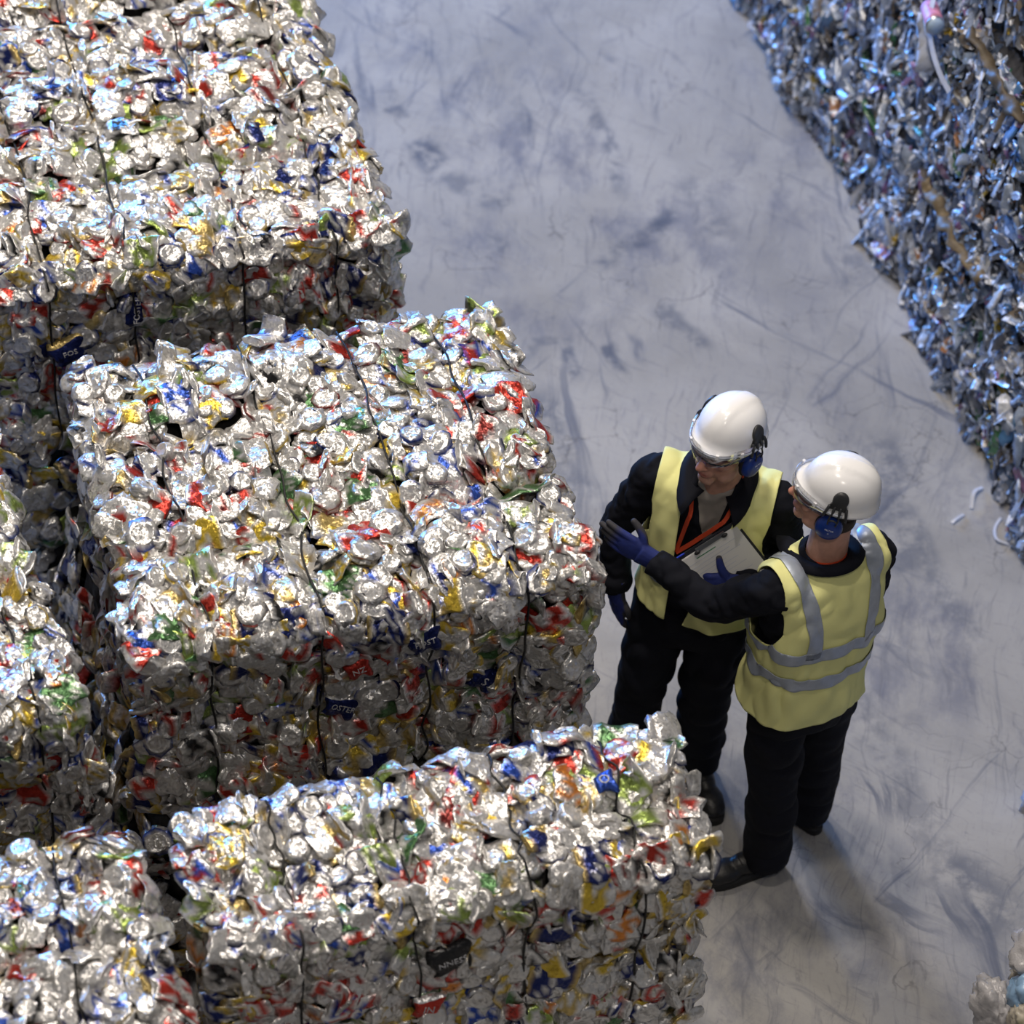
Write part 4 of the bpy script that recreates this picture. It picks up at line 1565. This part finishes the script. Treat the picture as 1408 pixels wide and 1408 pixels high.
    # ---- boots
    for s in ('l', 'r'):
        a = J[s + '_an']
        d = pe.D(c['toes'][s])
        d[2] = 0
        d = unit(d)
        sd = np.array([-d[1], d[0], 0])
        R = np.column_stack([sd, d, [0, 0, 1]])
        hb = np.array([a[0], a[1], 0]) - d * 0.058
        ups = [ball((0, 0.03, 0.055), (0.040, 0.048, 0.048)), ball((0, 0.12, 0.058), (0.042, 0.075, 0.042)), ball((0, 0.20, 0.047), (0.048, 0.070, 0.036)),
               ball((0.0, 0.225, 0.042), (0.046, 0.052, 0.030)), tube([(0, 0.045, 0.05), (0, 0.045, 0.17)], [0.046, 0.050], 14, 4)]
        V, F = voxel([(v @ R.T + hb, f) for v, f in ups], 0.006, 3)
        bt = pe.part('boot', V, F, M['boot'])
        th = np.linspace(0, 2 * np.pi, 32, endpoint=False)
        y = 0.132 - 0.150 * np.cos(th)
        wd = 0.043 + 0.010 * np.clip((y - 0.12) / 0.1, 0, 1)
        out = np.column_stack([np.sign(np.sin(th)) * np.abs(np.sin(th)) ** 0.62 * wd, y, np.zeros(32)])
        rr = [out * np.array([0.97, 1, 1]), out, out + np.array([0, 0, 0.022]), out * np.array([0.95, 1, 1]) + np.array([0, 0, 0.032])]
        V, F = loft([r_ @ R.T + hb for r_ in rr])
        pe.part('boot_sole', V, F, M['sole'], bt)
        bg = Bag()
        for i, yy in enumerate((0.10, 0.125, 0.15)):
            V, F = tube([(-0.024, yy, 0.096 - 0.2 * (yy - 0.1)), (0, yy + 0.004, 0.106 - 0.25 * (yy - 0.1)), (0.024, yy, 0.096 - 0.2 * (yy - 0.1))], 0.0028, 6, 3)
            bg.add(V @ R.T + hb, F)
        bg.obj('boot_lace', M['sole'], bt)
    build_helmet(pe, Hm, ho)
    return pe


REL = [(14, 22, 14), (18, 24, 16), (22, 28, 18), (26, 30, 20)]
FLAT = [(4, 6, 4), (6, 7, 5), (8, 9, 6), (10, 12, 8)]
GRIP = [(40, 45, 25), (42, 48, 25), (45, 50, 28), (48, 52, 30)]
T_REL = [(0.022, 0.022, -0.006), (0.042, 0.050, -0.016), (0.044, 0.078, -0.024), (0.040, 0.100, -0.030)]
T_UP = [(0.022, 0.022, -0.004), (0.052, 0.042, -0.010), (0.068, 0.066, -0.016), (0.078, 0.090, -0.020)]
T_GRIP = [(0.022, 0.022, 0.000), (0.050, 0.038, 0.000), (0.072, 0.046, -0.004), (0.094, 0.050, -0.010)]

person_1 = build_person(dict(
    label='worker in an open yellow vest and orange lanyard, holding a clipboard and facing the bales', origin=(1.88, 0.39), phi=math.radians(-30), seed=3,
    spine=[(1.885, 0.385, 0.75), (1.885, 0.385, 0.92), (1.91, 0.415, 1.22), (1.912, 0.415, 1.42), (1.905, 0.395, 1.56)],
    face=(-0.84, -0.50, 0.06), head_up=(0.05, 0.03, 1), head=(1.883, 0.335, 1.715), stubble=0.22, hairline=-0.055, jaw=1.06,
    joints=dict(l_sh=(2.082, 0.325, 1.405), l_el=(2.135, 0.285, 1.17), l_wr=(1.925, 0.175, 1.225), r_sh=(1.748, 0.520, 1.405), r_el=(1.655, 0.565, 1.13), r_wr=(1.650, 0.490, 0.92),
                l_hip=(1.965, 0.335, 0.90), l_kn=(1.935, 0.310, 0.50), l_an=(1.965, 0.345, 0.10), r_hip=(1.795, 0.435, 0.90), r_kn=(1.745, 0.400, 0.50), r_an=(1.735, 0.430, 0.10)),
    toes=dict(l=(0.02, -1, 0), r=(-0.5, -0.85, 0)), open_collar=(1.27, 0.050), lapel=1.25, collar_span=150,
    hem=0.955, vest_fold=0.011, armhole=dict(l=(0.0, 1.32, 0.095, 0.130, 0.185), r=(0.0, 1.32, 0.095, 0.130, 0.185)),
    front_open=(1.0, -0.080, -0.010, 1.46, -0.090, 0.085), bands=(1.13,), lanyard=((-0.085, 1.245), (-0.055, 0.070)),
    hands=dict(l=dict(dir=(-0.86, 0.30, -0.10), dorsal=(-0.25, -0.90, 0.20), curls=GRIP, thumb=T_GRIP, shift=0.012),
               r=dict(dir=(0.06, -0.10, -1), dorsal=(-0.9, -0.1, 0.1), curls=REL, thumb=T_REL, coat_from=0.16, shift=0.02))))

person_2 = build_person(dict(
    label='worker seen from behind in a closed yellow vest with grey bands, pointing with one arm', origin=(2.115, 0.0), phi=math.radians(-167.0), seed=8,
    spine=[(2.105, -0.015, 0.75), (2.105, -0.012, 0.95), (2.115, 0.0, 1.25), (2.115, 0.012, 1.45), (2.115, 0.03, 1.56)],
    face=(-0.86, 0.50, 0.14), head_up=(0.02, -0.03, 1), head=(2.118, 0.045, 1.722), stubble=0.22, hairline=-0.075, jaw=0.98,
    joints=dict(l_sh=(1.945, -0.035, 1.435), l_el=(1.800, 0.085, 1.265), l_wr=(1.668, 0.255, 1.315), r_sh=(2.285, 0.045, 1.435), r_el=(2.325, 0.100, 1.17), r_wr=(2.225, 0.235, 1.08),
                l_hip=(2.035, -0.035, 0.90), l_kn=(2.040, -0.075, 0.50), l_an=(2.065, -0.075, 0.10), r_hip=(2.215, 0.005, 0.90), r_kn=(2.245, 0.045, 0.50), r_an=(2.272, 0.075, 0.10)),
    toes=dict(l=(-0.98, -0.10, 0), r=(-0.35, 0.94, 0)), lapel=0.6, collar_span=150,
    hem=0.895, vest_fold=0.015, vest_grow=0.004, armhole=dict(l=(-0.02, 1.335, 0.100, 0.125, 0.190), r=(0.0, 1.32, 0.095, 0.130, 0.185)),
    bands=(1.225, 1.10), braces=True, lanyard_back=True, sway=0.0,
    hands=dict(l=dict(dir=(-0.72, 0.55, 0.30), dorsal=(-0.35, -0.85, 0.10), curls=FLAT, thumb=T_UP, coat_from=0.10, spread=1),
               r=dict(dir=(-0.6, 0.6, -0.3), dorsal=(0.3, 0.4, -0.8), curls=REL, thumb=T_REL))))


# ------------------------------------------------------------------ clipboard held by the first worker
def clipboard():
    Q = np.array((1.915, 0.262, 1.42))
    P = np.array((1.741, 0.258, 1.30))
    a = unit(Q - P)
    d = np.array((0.652, -0.38, -0.652))
    d = unit(d - a * (d @ a))
    n = np.cross(d, a)
    if n[1] > 0:
        n = -n
    w, ln = 0.215, 0.27
    org = (P + Q) / 2 + d * ln / 2
    t = thing('clipboard', 'black clipboard with white printed sheets held against the chest of the worker facing us', 'clipboard', tuple(org))
    R = np.column_stack([a, d, n])

    def add(name, c, h, m, parent=t, smooth=False):
        V, F = box(c, h)
        V = V @ R.T
        return put(name, make_mesh(name, V, F, m, smooth), parent)
    b = add('board', (0, 0, -0.003), (w / 2 + 0.006, ln / 2 + 0.004, 0.0016), M['board'])
    add('board_edge', (-w / 2 + 0.012, -ln / 2 - 0.0035, 0.0), (0.020, 0.0015, 0.003), M['boardblue'], b)
    for k in range(3):
        V, F = box((0.001 * k, 0.006 + 0.001 * k, 0.0 + 0.0013 * k), (w / 2 - 0.003, ln / 2 - 0.005, 0.0005))
        put('paper_sheet', make_mesh('paper_sheet', V @ R.T, F, M['paper'], False), t)
    cl = add('clip', (0.012, -ln / 2 + 0.008, 0.006), (0.052, 0.007, 0.003), M['steel'])
    for x in (-0.040, 0.060):
        V, F = ball((x, -ln / 2 + 0.014, 0.009), (0.011, 0.007, 0.005), 12, 7)
        put('clip_jaw', make_mesh('clip_jaw', V @ R.T, F, M['dark']), cl)
    rng = np.random.default_rng(4)
    bg = Bag()
    for k in range(9):
        yy = -ln / 2 + 0.045 + 0.014 * k
        x1 = rng.uniform(0.02, 0.09)
        V, F = box((-0.005 + (x1 - 0.09) / 2, yy, 0.0034), ((x1 + 0.085) / 2, 0.0007, 0.0002))
        bg.add(V @ R.T, F)
    bg.obj('printed_lines', M['tape'], t, False)
    V, F = box((-0.02, -ln / 2 + 0.034, 0.0035), (0.035, 0.0016, 0.0002))
    put('printed_heading', make_mesh('printed_heading', V @ R.T, F, M['green'], False), t)
    return t


clipboard()


# ------------------------------------------------------------------ things sticking out of the plastic bales
def tube_piece():
    off = np.array(pb_tube.location)
    c0, c1 = np.array((3.425, 2.47, 1.43)) - off, np.array((3.39, 2.335, 1.46)) - off
    V, F = tube([c0, c1], [0.034, 0.034], 20, 4)
    o = put('pink_tube', make_mesh('pink_tube', V, F, mat('pink_printed_card', (0.55, 0.22, 0.32), 0.45, noise=0.4, nscale=25)), pb_tube)
    d = unit(c1 - c0)
    V, F = tube([c1 - d * 0.004, c1 + d * 0.003], [0.0365, 0.0365], 20, 1)
    put('tube_rim', make_mesh('tube_rim', V, F, M['steel']), o)
    V, F = tube([c1, c1 + d * 0.0035], [0.031, 0.031], 20, 1)
    put('tube_lid', make_mesh('tube_lid', V, F, mat('pale_blue_lid', (0.42, 0.55, 0.72), 0.35)), o)
    P = np.array([(3.42, 2.44, 1.50), (3.39, 2.385, 1.44), (3.38, 2.31, 1.385), (3.385, 2.23, 1.335), (3.40, 2.15, 1.30)]) - off
    V, F = strip(spline(P, 5), (-0.9, -0.35, 0.2), 0.022, 0.003)
    put('white_strip', make_mesh('white_strip', V, F, M['tape'], False), pb_tube)
    b = Bag()
    rows = []
    for k, (y, z, w) in enumerate(((2.44, 1.43, 0.02), (2.425, 1.38, 0.055), (2.41, 1.33, 0.06), (2.40, 1.29, 0.045), (2.40, 1.24, 0.05), (2.41, 1.19, 0.03))):
        rows.append([np.array((3.43 - 0.03 * math.sin(j * 1.3 + k) - 0.02, y + w * (j / 3 - 1), z + 0.01 * math.sin(j * 2 + k))) - off for j in range(7)])
    V, F = loft(np.array(rows), False, False)
    thicken(put('hanging_film', make_mesh('hanging_film', V, F, M['tape']), pb_tube), 0.002)


tube_piece()


def film_band(name, parent, y0, y1, z, x, color, seed):
    off = np.array(parent.location)
    nu, nv = 40, 7
    U, W_ = np.meshgrid(np.linspace(0, 1, nu), np.linspace(-1, 1, nv), indexing='ij')
    P = np.column_stack([np.full(U.size, x), (y0 + (y1 - y0) * U).ravel(), (z + W_ * 0.022).ravel()])
    d = vnoise(P / 0.05, seed)
    P[:, 0] -= 0.03 * (1 - W_.ravel() ** 2) + 0.022 * d + 0.012 * vnoise(P / 0.02, seed + 1)
    P[:, 2] += 0.03 * vnoise(P / 0.05, seed + 2)
    F = [[i * nv + j, (i + 1) * nv + j, (i + 1) * nv + j + 1, i * nv + j + 1] for i in range(nu - 1) for j in range(nv - 1)]
    thicken(put(name, make_mesh(name, P - off, F, mat(name, color, 0.5, 0, bump=0.5, bscale=80, noise=0.3, nscale=30, spec=0.25)), parent), 0.003)


film_band('brown_film', pb_tube, 2.28, 1.72, 0.735, 3.46, (0.15, 0.115, 0.07), 5)
film_band('dark_brown_film', pb_tube, 2.20, 1.70, 1.515, 3.47, (0.09, 0.07, 0.045), 8)


# ------------------------------------------------------------------ sacks and bottles at the near right edge
def puff(c, r, seed, squash=1.0):
    V, F = ball((0, 0, 0), (1, 1, 1), 44, 30)
    d = 1 + 0.24 * vnoise(V / 0.75, seed) + 0.34 * np.abs(vnoise(V / np.array([0.5, 0.35, 0.7]), seed + 1)) + 0.16 * np.abs(vnoise(V / 0.2, seed + 2)) + 0.07 * vnoise(V / 0.09, seed + 3) - 0.15
    return V * d[:, None] * np.asarray(r) + np.asarray(c), F


M['sack'] = mat('cloudy_white_film', (0.40, 0.39, 0.40), 0.28, 0, bump=1.0, bscale=45, noise=0.2, nscale=14)
M['bluefilm'] = mat('pale_blue_film', (0.24, 0.38, 0.56), 0.25, 0, noise=0.15, nscale=20)
M['jug'] = mat('cream_bottle_plastic', (0.44, 0.40, 0.33), 0.4, 0, noise=0.25, nscale=40)
M['capgreen'] = mat('green_bottle_cap', (0.22, 0.30, 0.03), 0.4, 0)
M['capblue'] = mat('blue_bottle_cap', (0.01, 0.03, 0.28), 0.4, 0)


def sack_bale():
    x0, x1, y0, y1, h = 2.30, 3.30, -2.1, -1.05, 0.88
    t = thing('bag_bale', 'bale of cloudy white bags and bottles on the floor, mostly cut off by the frame', 'bale', ((x0 + x1) / 2, (y0 + y1) / 2, 0))
    off = np.array(t.location)
    sh = BaleShape((x0, y0, 0), (x1, y1, h), 61, (), (), rough=0.05)
    c = sh.core('pressed_core', ('top', 'back', 'left'), M['filmcore'], t, 0.10, 0.08)
    c.data.transform(Matrix.Translation(-Vector(off)))
    rng = np.random.default_rng(5)
    spots = [((2.42, -1.12, 0.86), (0.10, 0.10, 0.07), 'sack'), ((2.52, -1.06, 0.88), (0.11, 0.09, 0.08), 'sack'), ((2.36, -1.20, 0.80), (0.075, 0.07, 0.09), 'bluefilm'),
             ((2.31, -1.26, 0.78), (0.05, 0.06, 0.07), 'jug'), ((2.33, -1.34, 0.80), (0.06, 0.06, 0.06), 'sack'), ((2.40, -1.28, 0.87), (0.08, 0.07, 0.05), 'sack'),
             ((2.50, -1.22, 0.90), (0.09, 0.08, 0.06), 'sack'), ((2.62, -1.12, 0.90), (0.10, 0.09, 0.07), 'jug'), ((2.28, -1.42, 0.76), (0.05, 0.06, 0.07), 'jug'),
             ((2.38, -1.40, 0.88), (0.08, 0.07, 0.05), 'sack'), ((2.48, -1.36, 0.90), (0.08, 0.08, 0.05), 'sack'), ((2.62, -1.28, 0.91), (0.10, 0.09, 0.06), 'sack')]
    for k in range(34):
        if k < 17:
            spots.append(((2.29 + rng.uniform(-0.02, 0.03), rng.uniform(-2.05, -1.1), rng.uniform(0.08, 0.70)), (0.06, 0.09, 0.09), ('sack', 'jug', 'bluefilm', 'sack')[k % 4]))
        else:
            spots.append(((rng.uniform(2.4, 3.25), -1.05 + rng.uniform(-0.03, 0.02), rng.uniform(0.1, 0.8)), (0.09, 0.06, 0.09), ('sack', 'jug', 'sack', 'sack')[k % 4]))
    for k, (p, r, m) in enumerate(spots):
        V, F = puff(np.array(p) - off, r, 70 + k)
        put({'sack': 'white_bag', 'bluefilm': 'blue_bag', 'jug': 'crushed_bottle'}[m], make_mesh('bag', V, F, M[m]), t)
    for p, m in (((2.262, -1.30, 0.80), 'capgreen'), ((2.29, -1.37, 0.83), 'sack'), ((2.375, -1.385, 0.92), 'capblue')):
        V, F = tube([np.array(p) - off, np.array(p) - off + np.array((-0.012, -0.02, 0.022))], 0.017, 14, 2)
        put('bottle_cap', make_mesh('bottle_cap', V, F, M[m]), t)
    return t


bb = sack_bale()
bb.location.x += 0.07
sb = thing('white_sack', 'white plastic sack on the floor at the picture edge, behind the bale of bags', 'sack', (3.105, -0.15, 0))
V, F = puff((0, 0, 0.16), (0.13, 0.16, 0.155), 91)
V[:, 2] = np.maximum(V[:, 2], 0.0)
put('bag', make_mesh('bag', V, F, M['sack']), sb)
V, F = tube([(0, 0, 0.29), (0.01, 0.0, 0.33), (0.03, 0.01, 0.38)], [0.05, 0.022, 0.04], 12, 4)
put('gathered_neck', make_mesh('gathered_neck', V, F, M['sack']), sb)


# ------------------------------------------------------------------ loose scraps by the foot of the plastic stack
def scrap(name, label, P, w, m, cat='scrap'):
    P = np.array(P, float)
    c = P.mean(0)
    c[2] = 0
    t = thing(name, label, cat, tuple(c))
    V, F = strip(spline(P - c, 4), (0, 0, 1), w, 0.003)
    put('strip', make_mesh('strip', V, F, m, False), t)


scrap('plastic_strap', 'thin white plastic strap end on the floor at the foot of the nearest plastic bale', [(3.46, 1.20, 0.004), (3.42, 1.16, 0.004), (3.40, 1.10, 0.012), (3.44, 1.07, 0.004)], 0.010, M['tape'])
scrap('film_shred', 'short pale shred of film curled on the floor beside the plastic stack', [(3.45, 1.36, 0.004), (3.40, 1.33, 0.02), (3.37, 1.27, 0.004)], 0.014, M['tape'])
scrap('film_shred', 'tiny white shred lying on open floor beside the shred at the stack', [(3.33, 1.25, 0.003), (3.29, 1.23, 0.008), (3.27, 1.22, 0.003)], 0.012, M['tape'])
